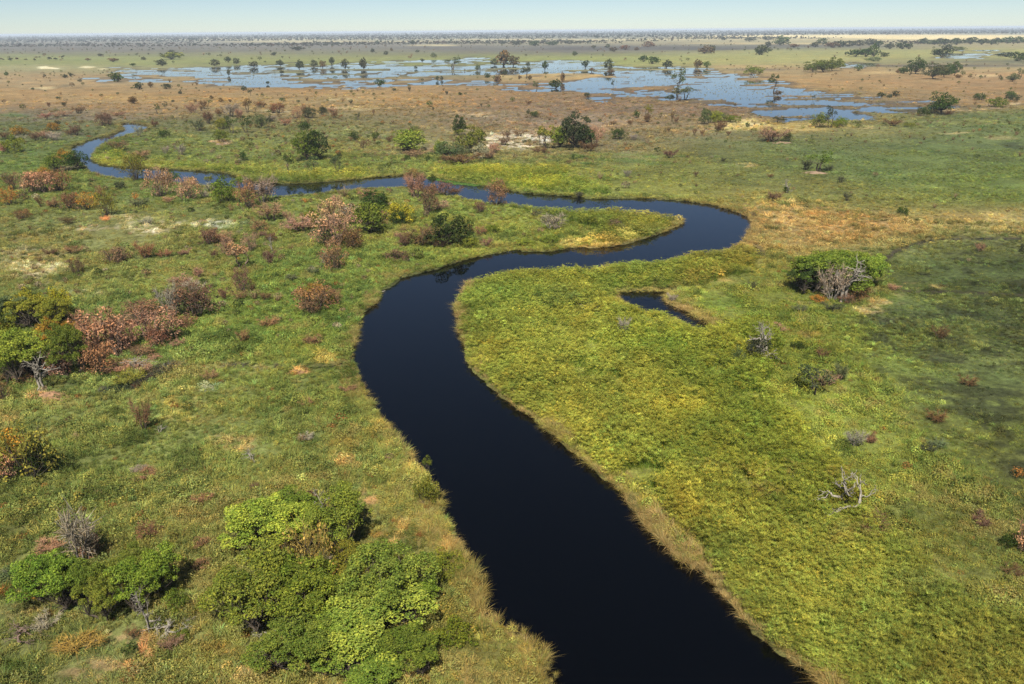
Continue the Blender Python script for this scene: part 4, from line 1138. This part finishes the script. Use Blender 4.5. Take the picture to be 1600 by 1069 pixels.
P('brown', (208,163,13,10,'t','b'), (282,147,6,5,'F','h'), (90,155,5,4,'F','h'), (10,118,6,6,'F','d'), (102,122,8,6,'F','h'), (111,120,7,6,'F','h'), (125,128,6,4,'F','h'), (70,120,4,4,'F','h'), (51,141,5,4,'F','h'), (262,139,14,8,'F','h'), (305,160,6,5,'F','b'), (270,160,5,4,'F','h'),
  (331,155,6,6,'F','b'), (381,142,9,8,'F','h'), (392,150,6,9,'S','h'), (418,132,6,5,'F','h'), (345,160,7,7,'F','b'), (360,160,5,5,'F','b'), (412,168,8,6,'W','b'), (505,181,12,13,'B','h'), (522,185,10,11,'W','b'), (559,188,8,10,'S','h'), (548,162,6,5,'W','h'), (584,180,4,8,'W','b'),
  (616,142,6,4,'F','h'), (640,143,5,7,'W','h'), (698,148,5,5,'W','h'), (719,149,6,5,'F','d'), (825,184,6,11,'S','h'), (836,184,14,8,'B','d'), (826,164,7,6,'W','b'), (918,151,9,5,'B','h'), (677,173,4,5,'W','h'), (752,167,4,5,'W','h'), (1100,174,4,5,'W','h'))
P('scrub', (302,179,15,15,'W','p'), (320,171,14,12,'W','b'), (326,194,15,17,'W','R'), (343,182,11,11,'W','b'), (362,183,26,18,'W','w','wide pale grey shrub among the scrub behind the river head'), (374,184,14,12,'W','p'), (388,176,13,18,'S','b'), (405,168,13,9,'W','b'), (427,177,12,10,'W','b'), (436,177,16,13,'R','b'), (465,185,15,15,'R','p'),
  (478,184,12,18,'W','b'), (482,185,16,14,'B','h'), (247,178,8,13,'S','d'), (258,172,7,11,'S','h'), (363,210,18,24,'S','d'), (387,208,18,22,'S','d'), (349,202,18,14,'B','o'), (408,200,18,17,'t','e'), (421,201,8,17,'S','h'), (346,223,22,18,'B','g','green bush on a small bare pink mound behind the river head'), (473,204,14,10,'B','d'), (478,201,9,10,'B','d'),
  (495,215,10,9,'B','d'), (446,197,16,11,'W','p'), (312,205,18,16,'W','e'), (300,170,8,10,'W','p'), (315,174,5,8,'W','b'), (509,218,6,5,'W','h'), (520,175,14,6,'W','p'), (425,190,14,8,'W','w'), (101,166,8,6,'W','h'), (77,167,6,6,'W','b'), (90,184,9,7,'W','p'), (72,187,20,9,'W','p'), (125,178,16,10,'W','b'), (104,182,20,8,'W','p'), (160,186,14,6,'W','b'), (186,182,16,7,'W','p'))
P('head', (162,198,18,18,'R','R'), (172,196,10,16,'R','R'), (29,213,20,14,'B','O'), (24,240,28,24,'B','o'), (84,205,16,11,'B','O','small orange bush on the grass west of the river head'), (92,199,9,9,'W','h'), (120,212,13,14,'W','R'), (110,212,18,9,'W','b'), (87,220,18,12,'W','w'), (57,220,16,12,'W','R'), (70,217,24,10,'W','p'), (33,222,16,10,'W','w'), (8,218,16,10,'W','b'),
  (92,268,32,24,'t','g','green left half of the tree clump at the river elbow'), (121,266,26,26,'t','d','dark green right half of the tree clump at the river elbow'), (101,255,22,18,'B','O','orange crown rising from the tree clump at the river elbow'), (108,268,30,8,'W','w'), (19,297,18,24,'W','R'), (16,322,23,26,'R','O','orange bush low at the left picture edge below the river'),
  (49,303,32,28,'R','p'), (73,302,36,30,'R','p'), (96,300,28,30,'R','r'), (69,280,14,16,'B','O'), (214,284,30,36,'R','o','brown bush with orange top overlapping the far channel'), (217,214,13,16,'W','w'), (254,215,8,10,'B','d'), (262,214,9,9,'B','d'), (188,237,30,14,'W','b'), (219,248,24,12,'W','p'), (284,243,14,15,'W','w'), (260,240,12,10,'W','w'), (242,198,10,8,'W','b'), (6,240,12,14,'W','p'))
P('chan', (382,252,9,13,'B','d'), (478,252,34,40,'t','g','left half of the large green tree behind the upper channel'), (494,251,30,38,'t','d','right half of the large green tree behind the upper channel'), (451,271,13,26,'S','d'), (488,272,22,24,'S','e'), (525,272,18,26,'S','e'), (524,254,10,9,'B','d'), (425,244,6,6,'D','w'), (436,240,3,9,'D','w'), (555,220,10,13,'t','d'), (589,217,11,9,'B','g'), (567,234,8,13,'W','R'), (608,223,8,8,'W','b'), (635,252,9,8,'B','d'), (669,253,8,9,'B','d'), (530,246,6,8,'B','h'))
P('sand', (640,238,46,30,'t','G','bright green tree with a yellow topped neighbour by the sandy clearing'), (648,220,24,18,'B','o'), (634,236,14,14,'S','G'), (717,213,18,27,'t','d','small dark round tree standing behind the light green trees'), (735,240,38,36,'t','g','large green tree at the left of the sandy clearing'), (697,252,28,26,'t','e'), (720,251,26,22,'B','e'), (752,250,24,22,'B','w'), (686,242,14,18,'B','G'), (722,258,44,14,'W','b','brown brush spread under the trees by the sandy clearing'), (765,250,20,14,'W','p'),
  (852,233,28,30,'S','o'), (845,228,14,24,'S','e'), (874,233,26,30,'t','G'), (899,234,42,48,'t','h','tallest dark green tree right of the sandy clearing'), (909,232,26,30,'t','d'), (928,231,28,30,'W','p','pale pinkish leafless shrub leaning beside the tall dark tree'), (920,238,20,14,'W','b'), (967,218,18,15,'B','d','round dark bush alone on the meadow edge'), (990,220,12,9,'W','w'), (788,228,16,12,'W','b'), (812,214,18,10,'W','b'), (772,240,18,14,'W','p'), (792,215,12,8,'W','R'), (844,240,24,8,'W','b'), (958,196,10,6,'W','b'), (650,246,30,10,'W','p'))
P('left', (157,309,12,16,'R','r'), (109,328,26,23,'R','b'), (138,328,30,24,'R','O','round rust orange bush with a hard shadow left of the channel'), (169,338,28,34,'R','o'), (84,325,22,13,'W','r'), (64,324,12,14,'W','b'), (252,309,36,40,'R','p','largest pinkish shrub close under the far channel'), (272,284,22,14,'B','g'), (263,292,20,20,'R','r'), (295,315,32,32,'R','p'), (299,290,14,12,'B','O'), (354,319,34,36,'B','g'), (389,328,32,38,'R','r','rust bush with dark foot beside the pale grey shrub'), (412,320,34,40,'W','w','pale grey leafless shrub with a white stem by the channel'), (378,290,18,12,'B','G'),
  (33,344,22,14,'R','b'), (106,351,22,11,'W','b'), (189,297,18,11,'B','h'), (299,333,9,9,'B','d'), (220,325,26,14,'W','e'), (264,318,16,10,'W','p'), (405,364,24,18,'R','r'), (425,346,36,26,'W','p'), (452,350,16,18,'W','p'), (470,364,42,22,'W','p'), (487,353,20,24,'B','o','small yellowish olive tree among pinkish shrubs above the thicket'), (421,378,18,12,'R','R'), (391,394,22,26,'R','p'), (408,372,16,10,'W','R'), (326,382,28,22,'R','R'), (351,381,24,18,'W','p'), (358,403,20,28,'W','p'), (320,310,14,10,'W','w'), (326,284,12,8,'B','o'), (230,352,20,10,'W','w'), (330,300,20,12,'W','w'))
P('tongue', (528,388,64,46,'R','p','largest rust pink tree on the tongue with a black hollow below'), (520,355,54,40,'R','p'), (548,392,34,30,'R','b'), (510,384,20,30,'B','e'), (526,322,18,15,'R','p'), (545,340,22,18,'W','w'), (580,366,48,44,'t','g','green tree with white forked trunk on the tongue'), (587,326,34,26,'t','d'), (598,322,20,16,'B','o'), (592,340,30,18,'B','g'), (624,350,42,30,'B','y','yellow green bush on the tongue above the river'), (621,352,24,20,'B','d'), (592,357,24,16,'R','r'), (607,346,18,14,'W','p'), (573,312,24,14,'W','p'), (556,352,20,14,'W','p'),
  (650,312,28,36,'W','p'), (648,284,26,18,'R','r'), (668,336,24,40,'R','R','tall reddish shrub leaning on the tongue'), (690,306,38,20,'R','R'), (712,306,22,12,'W','b'), (675,287,12,12,'B','d'), (700,385,58,46,'t','d','dark green tree with open trunk at the tongue river edge'), (672,375,22,18,'R','r'), (690,388,26,12,'R','R'), (775,322,30,36,'R','r','round rust bush standing at the channel edge of the tongue'), (752,333,18,14,'R','R'), (751,368,16,13,'R','r'), (770,366,16,14,'B','o'), (731,368,18,16,'R','b'), (622,409,34,19,'R','R'), (655,388,42,30,'W','b'), (632,388,18,20,'W','R'), (622,374,14,10,'W','p'), (525,426,32,44,'R','r','tall rust shrub on the slope left of the tongue'), (512,418,20,22,'W','w'), (537,408,10,10,'W','e'),
  (863,363,32,26,'W','w','grey leafless shrub near the tip of the tongue'), (961,361,22,16,'R','R','low reddish bush near the tip of the tongue'), (970,362,16,12,'W','e'), (838,340,20,10,'W','e'), (860,382,26,14,'B','g'), (820,385,22,12,'B','o'), (904,308,14,8,'W','h'), (735,390,26,16,'B','o'), (760,388,18,14,'W','p'), (690,330,26,14,'W','p'))
P('slope', (180,413,40,24,'R','R','dark reddish bush floating above its black shadow on the slope'), (121,431,21,25,'R','R'), (116,398,26,13,'W','r'), (229,406,20,24,'W','r'), (258,404,22,12,'W','r'), (376,422,36,38,'S','p'), (380,458,24,36,'R','R'), (375,470,20,14,'W','r'), (311,435,15,15,'W','p'), (317,445,14,9,'B','d'), (350,470,12,18,'W','R'), (422,416,16,22,'W','R'), (425,392,10,22,'D','w'), (495,490,60,44,'R','r','large rust orange bush with a green heart on the slope'), (490,470,36,24,'B','O'), (525,472,18,18,'R','r'), (484,492,24,22,'R','R'), (515,478,20,16,'B','o'), (416,470,16,12,'W','b'), (381,537,16,20,'W','r'), (420,512,26,15,'W','r'), (488,540,26,14,'W','r'), (80,400,16,10,'W','b'), (290,400,18,10,'W','p'), (455,440,20,10,'W','e'), (335,405,12,14,'W','R'), (490,430,20,12,'W','e'), (226,674,22,44,'W','r','thin rust topped sapling alone on the near slope'), (250,676,16,12,'D','w'), (330,595,24,14,'W','r'), (395,720,24,20,'D','w'), (232,750,28,16,'W','r'), (220,742,20,14,'W','w'), (318,790,24,18,'W','r'), (480,636,20,12,'W','r'), (545,615,18,12,'W','r'), (480,690,22,12,'W','w'), (398,765,14,10,'R','R'))
P('thick', (66,520,70,62,'T','o','olive tree with yellow patches behind the big green tree'), (48,492,36,38,'B','y','bright yellow green patch on the olive tree'), (98,500,30,46,'B','y'), (12,520,60,64,'T','e','grey green tree at the left picture edge'), (14,545,40,50,'B','o'), (6,540,24,30,'B','O'), (38,600,80,92,'T','G','big bright green tree with bare trunks at far left'), (112,590,54,92,'T','g','green tree in front of the pinkish thicket'), (85,548,34,46,'B','O','orange leaved patch hung on the big green tree'), (112,520,26,18,'B','O'), (96,590,36,40,'R','p'), (44,588,26,26,'R','R'), (10,600,40,60,'T','G'), (62,612,44,56,'D','w'), (38,602,26,18,'R','p'), (4,632,24,40,'R','b'),
  (150,560,56,66,'R','p','left part of the great pinkish thicket beside the green trees'), (185,560,66,70,'R','p','tallest part of the great pinkish thicket'), (200,548,44,40,'R','p'), (155,590,44,48,'R','r'), (168,520,50,26,'W','p'), (217,498,54,26,'R','r','rust bush with bare dark limbs above the pinkish thicket'), (215,510,40,24,'D','h'), (243,541,58,50,'R','p'), (250,545,30,34,'R','r'), (218,560,30,18,'R','r'), (272,500,32,48,'W','w'), (278,475,32,26,'R','r'), (311,500,62,50,'R','R','dark reddish brown bush at the right end of the thicket'), (300,490,30,30,'B','h'), (288,515,34,20,'R','r'), (288,455,40,22,'W','p'), (305,460,30,20,'W','w'), (210,580,48,26,'D','w','heap of bleached dead branches below the thicket'), (190,585,36,18,'W','p'), (225,585,30,18,'W','p'), (200,605,50,18,'W','o'), (242,566,20,12,'R','p'), (268,530,22,16,'B','d'), (278,545,24,14,'W','p'), (250,468,14,10,'W','e'))
P('fore', (52,757,88,84,'R','o','brown and green bush casting a black shadow at left'), (22,738,60,56,'B','O','orange leafed side of the bush at the left edge'), (66,745,46,54,'B','d'), (25,752,46,44,'R','p'), (80,872,44,28,'W','p','low pinkish heap of dead twigs on the grass'), (134,890,60,84,'W','w','tall fan of pale leafless stems above the green bushes'), (150,875,34,44,'R','p'), (232,847,30,30,'R','r'), (246,836,18,14,'W','r'), (318,860,26,20,'R','r'), (314,892,24,20,'R','r'),
  (90,965,92,84,'T','g','leftmost large green bush in the foreground'), (135,960,64,70,'T','g'), (175,975,60,66,'T','o','olive yellow bush between two green foreground bushes'), (240,955,88,82,'T','g','large green bush casting black shadow to its right'), (205,928,76,56,'T','g'), (280,958,34,36,'B','g'), (55,940,26,24,'B','O'), (232,990,30,66,'D','w','bleached leaning dead trunk before the green bushes'), (250,1000,60,26,'D','w'), (130,1025,60,22,'W','n'), (75,985,40,24,'W','w'), (10,910,40,20,'B','e'), (6,905,30,16,'D','w'), (270,1020,30,24,'W','p'), (25,1000,60,20,'D','p','heap of fallen pale sticks at the left picture edge'), (290,1005,24,18,'B','g'), (210,1000,24,20,'R','b'))
P('grove', (530,868,86,80,'T','g','upper right green tree of the foreground grove'), (470,845,80,60,'T','g'), (428,880,108,80,'T','G','upper left pale green tree of the foreground grove'), (490,938,76,118,'R','n','tan withered tree in the middle of the grove'), (408,985,116,100,'T','g','broad left tree of the grove with grey stems below'), (470,990,110,90,'T','g','central green tree of the grove over a black hollow'), (505,945,80,50,'T','o'), (612,965,110,90,'T','G','bright green right hand tree of the grove'), (655,960,50,44,'T','G'), (560,930,80,60,'T','o'), (590,1035,150,90,'T','G','broad lower tree of the grove in bright leaf'), (520,1030,80,60,'T','G'), (470,1069,110,80,'T','g','lowest left tree of the grove cut by the picture'), (640,1062,80,60,'T','g'), (560,1085,110,60,'T','g'), (512,846,40,84,'D','w','white curved dead branch poking above the grove'), (600,925,26,16,'R','O'), (400,995,50,26,'D','w'), (530,885,34,16,'W','w'), (600,1010,40,20,'D','w'), (385,920,26,22,'B','e'), (672,792,34,46,'B','o','leafy bush leaning over the river from the left bank'), (668,742,14,30,'S','g','slender green shoot standing at the left river bank'), (700,895,60,24,'B','o'), (620,890,30,20,'B','o'), (720,1010,60,40,'B','o'))
P('mead', (1276,268,38,28,'S','g','open green tree on a pale mound in the upper meadow'), (1260,266,14,14,'W','h'), (1294,267,12,8,'W','h'), (1324,314,12,12,'W','h'), (1230,302,14,20,'D','w'), (1211,315,20,14,'W','R'), (1228,302,8,10,'B','d'), (1411,338,15,12,'B','d'), (1531,394,13,13,'W','p'), (1597,394,10,12,'B','h'), (1313,286,10,9,'W','h'), (1047,248,16,12,'W','R'), (1087,277,8,8,'W','R'), (1203,278,10,6,'W','b'), (1130,252,8,5,'W','h'), (980,277,12,10,'W','w'), (895,250,4,8,'B','d'), (1560,158,6,5,'W','b'))
P('bed', (1292,468,110,72,'T','g','left two thirds of the huge green thicket on the marsh'), (1345,458,70,60,'T','G','bright green right end of the huge marsh thicket'), (1262,462,54,50,'T','d'), (1308,446,100,56,'T','g'), (1315,425,24,24,'B','o'), (1318,476,60,66,'D','w','bare grey tree in front of the huge marsh thicket'), (1300,474,44,52,'W','w','pale twiggy growth at the foot of the huge marsh thicket'), (1347,452,22,30,'R','r'), (1338,470,34,22,'R','b'), (1278,473,20,12,'R','O'), (1300,488,24,14,'W','h'), (1322,476,22,16,'R','R'), (1250,490,20,12,'W','e'),
  (1181,570,34,38,'S','h','dark shrub with pale antler like branches in the marsh'), (1182,564,30,34,'B','h'), (1183,562,52,60,'D','w'), (1152,575,20,28,'B','e'), (1275,620,48,46,'S','h','dark tree with a white forked trunk in the marsh'), (1290,608,30,24,'W','p'), (1312,598,20,28,'W','e'), (1328,808,76,76,'D','w','white dead tree with spreading bare limbs in the marsh'), (1322,805,34,44,'B','o'), (1360,842,46,34,'W','b'), (1290,828,50,26,'D','w'), (1596,866,36,52,'R','p','rust pink bush at the right picture edge'), (1575,860,24,24,'B','d'), (1460,662,26,20,'W','b'), (1448,712,24,18,'W','h'), (1334,704,30,30,'W','w'), (1360,695,20,16,'W','b'), (975,527,16,28,'W','w'), (920,490,30,16,'W','w'), (905,495,30,14,'B','e'), (1178,800,26,26,'W','b'), (1468,530,24,18,'W','b'), (1285,562,18,16,'W','b'), (1510,606,22,18,'W','b'), (1462,700,24,14,'W','e'), (1580,905,30,20,'W','b'), (1530,825,26,20,'W','R'), (1250,548,20,12,'B','d'), (1190,660,26,14,'W','w'), (1100,532,22,12,'W','r'), (1050,472,12,12,'W','w'), (1210,520,30,14,'W','p'), (1285,880,30,20,'W','e'), (1175,455,12,14,'W','h'), (1040,520,12,9,'W','r'), (1395,455,16,10,'W','p'), (1255,760,30,12,'W','w'))

def ordinal(n):
    return ['first', 'second', 'third', 'fourth', 'fifth', 'sixth', 'seventh', 'eighth', 'ninth', 'tenth', 'eleventh', 'twelfth', 'thirteenth', 'fourteenth', 'fifteenth', 'sixteenth',
            'seventeenth', 'eighteenth', 'nineteenth', 'twentieth'][n]

looks = {}
for i, q in enumerate(PLANTS):
    if not q[7]:
        looks.setdefault((q[0], TINTS[q[6]][1], NOUN[q[5]][1]), []).append((q[1], i))
auto = {}
for (place, tint, noun), lst in looks.items():
    lst.sort()
    for j, (_, i) in enumerate(lst):
        if len(lst) == 1:
            auto[i] = f'only {tint} {noun} {PLACE[place]}'
        elif j == len(lst) - 1 and len(lst) > 2:
            auto[i] = f'{tint} {noun}, last from the left, {PLACE[place]}'
        else:
            auto[i] = f'{tint} {noun}, {ordinal(j)} from the left, {PLACE[place]}'

GROUP = {k: ('trees and bushes ' + v) for k, v in PLACE.items()}
pr = np.random.default_rng(5)
for i, (place, x, y, w, h, build, tint, label) in enumerate(PLANTS):
    X, Y = P2W(x, y)
    X, Y = float(X), float(Y)
    L = math.hypot(X, Y)
    dep = float(depth_at(X, Y))
    width = w * dep / FOC
    a = math.atan2(CAM_H, L)
    back = width * (0.34 if build in 'TBRW' else 0.16)
    tall = max(0.30 * width, (h * dep / FOC - 0.5 * width * math.sin(a)) / math.cos(a))
    tall = min(tall, 2.4 * width)
    if place == 'bed' and build == 'T':
        width, tall = width * .92, tall * 1.0
    elif place == 'thick' and build == 'T':
        width, tall = width * 1.1, tall * .88
    elif place != 'grove':
        k = 1.12 if build in 'TtBRW' and place != 'fore' else 1.0
        tall, width = tall * (1.0 if build == 'F' else 1.22), width * (.88 if build == 'F' and place == 'flood' else k)
    X, Y = X + X / L * back, Y + Y / L * back
    wm, cm, ph, wn_, cn_ = PROTO[build][int(pr.integers(len(PROTO[build])))]
    nm, noun, cat = NOUN[build]
    root = bpy.data.objects.new(nm, None)
    root.empty_display_size = 0.5
    root.location = (X, Y, -0.05)
    root.rotation_euler = (0, 0, float(pr.uniform(0, 6.283)))
    root.scale = (width, width, tall / ph)
    col.objects.link(root)
    root['label'] = label or auto[i]
    root['category'] = cat
    root['group'] = GROUP[place]
    if place == 'grove' and build == 'T':
        root.scale = (width * 1.1, width * 1.1, tall / ph * 1.3)
    rgb = lin(TINTS[tint][0]) * ((0.95 if tint == 'p' and build == 'R' else 0.85) if build in 'RW' else LEAF_GAIN) * float(pr.lognormal(0, .10))
    rgb = rgb * (1.25 if build == 'T' else 1.0)
    rgb = np.clip(rgb * (1 + pr.normal(0, .05, 3)), 0, 1)
    bark = lin(BARK.get('D' if build == 'D' and tint == 'w' else tint, (98, 86, 70))) * 0.6
    wo = bpy.data.objects.new(wn_, wm)
    co = bpy.data.objects.new(cn_, cm)
    wo.color = (*bark, 1)
    co.color = (*(bark if build == 'D' else rgb), 1)
    if build == 'D':
        co['kind'] = 'stuff'
    for o in (wo, co):
        o.parent = root
        col.objects.link(o)

# ------------------------------------------------------------------ earth mounds, a drifting log, a mat of floating plants
MAT_EARTH = plain_material('pale_earth', lin((170, 142, 112)) / 2.0, .95, .3, 1.4)
MAT_EARTH_RED = plain_material('orange_earth', lin((176, 134, 96)) / 2.1, .95, .3, 1.4)
def mound(x, y, w, hgt, mat, label, seed):
    X, Y = P2W(x, y)
    X, Y = float(X), float(Y)
    wid = w * float(depth_at(X, Y)) / FOC
    g = np.random.default_rng(seed)
    V, Q = [], []
    na, nr_ = 28, 9
    for i in range(nr_):
        f = i / (nr_ - 1)
        for k in range(na):
            a = 2 * math.pi * k / na
            R = 0.5 * wid * f * (1 + .16 * math.sin(2 * a + seed) + .10 * math.sin(5 * a + 2 * seed) + .10 * g.normal())
            z = hgt * .6 * (1 - f ** 1.7) * (1 + .35 * g.normal()) - .1
            V.append((R * math.cos(a), R * .7 * math.sin(a), z))
    for i in range(nr_ - 1):
        for k in range(na):
            a, b = i * na + k, i * na + (k + 1) % na
            Q.append((a, b, b + na, a + na))
    o = link('earth_mound', make_mesh('earth_mound', np.array(V), quads=Q, mats=[mat]), label=label, category='mound')
    o.location = (X, Y + .2 * wid, 0)
mound(72, 625, 60, 1.0, MAT_EARTH_RED, 'broad pinkish earth mound at the foot of the tall green trees', 3)
mound(461, 583, 28, .6, MAT_EARTH_RED, 'small orange mound with bare soil near the left river bank', 7)
mound(1276, 271, 34, .8, MAT_EARTH, 'pale mound under the open green tree in the meadow', 9)
mound(345, 226, 30, .9, MAT_EARTH, 'pink mound under the green bush behind the river head', 11)
mound(1222, 224, 30, .9, MAT_EARTH, 'pale mound under the wide brush pile on the meadow', 13)
mound(1560, 170, 26, .7, MAT_EARTH, 'sandy mound beneath the round green bush at far right', 15)

parts = []
rl = np.random.default_rng(3)
X, Y = P2W(590, 455); X2, Y2 = P2W(602, 453)
tube(parts, bend(rl, (float(X), float(Y), -.36), (float(X2), float(Y2), -.22), 5, .03), np.linspace(.16, .06, 6), 7)
v, t_, k_ = join(parts)
o = link('drift_log', make_mesh('drift_log', v, tris=t_, cols=k_, mats=[MAT_BARK]), label='pale drift log lying in the water at the left bank corner', category='log')
o.color = (*(lin((186, 178, 162)) * .7), 1)

LILY = np.stack(P2W([668, 690, 720, 750, 764, 740, 715, 690], [276, 275.5, 279, 284, 288.5, 288.5, 286, 281]), 1)
x0, y0, x1, y1 = LILY[:, 0].min() - 3, LILY[:, 1].min() - 3, LILY[:, 0].max() + 3, LILY[:, 1].max() + 3
X = rng.uniform(x0, x1, 9000); Y = rng.uniform(y0, y1, 9000)
k = poly_sdf(X, Y, LILY) + 2 * fbm(X, Y, 6, 201, 3) < 0
X, Y = X[k], Y[k]
pads = [leaf_cloud(np.random.default_rng(30 + i), 26, (0, 0, .02), (.5, .5, .08), .28, GREENS, low=-.05) for i in range(3)]
COL_PAD = proto_collection('floating_pad', pads, MAT_TUFT)
t = np.clip(lin((112, 146, 78)) * .62 * rng.lognormal(0, .2, len(X))[:, None] * np.ones(3), 0, 1)
scatter('floating_plants', COL_PAD, 3, X, Y, np.full(len(X), -.42), rng.uniform(.6, 1.2, len(X)), t, 'light green mat of floating plants on the upper channel')
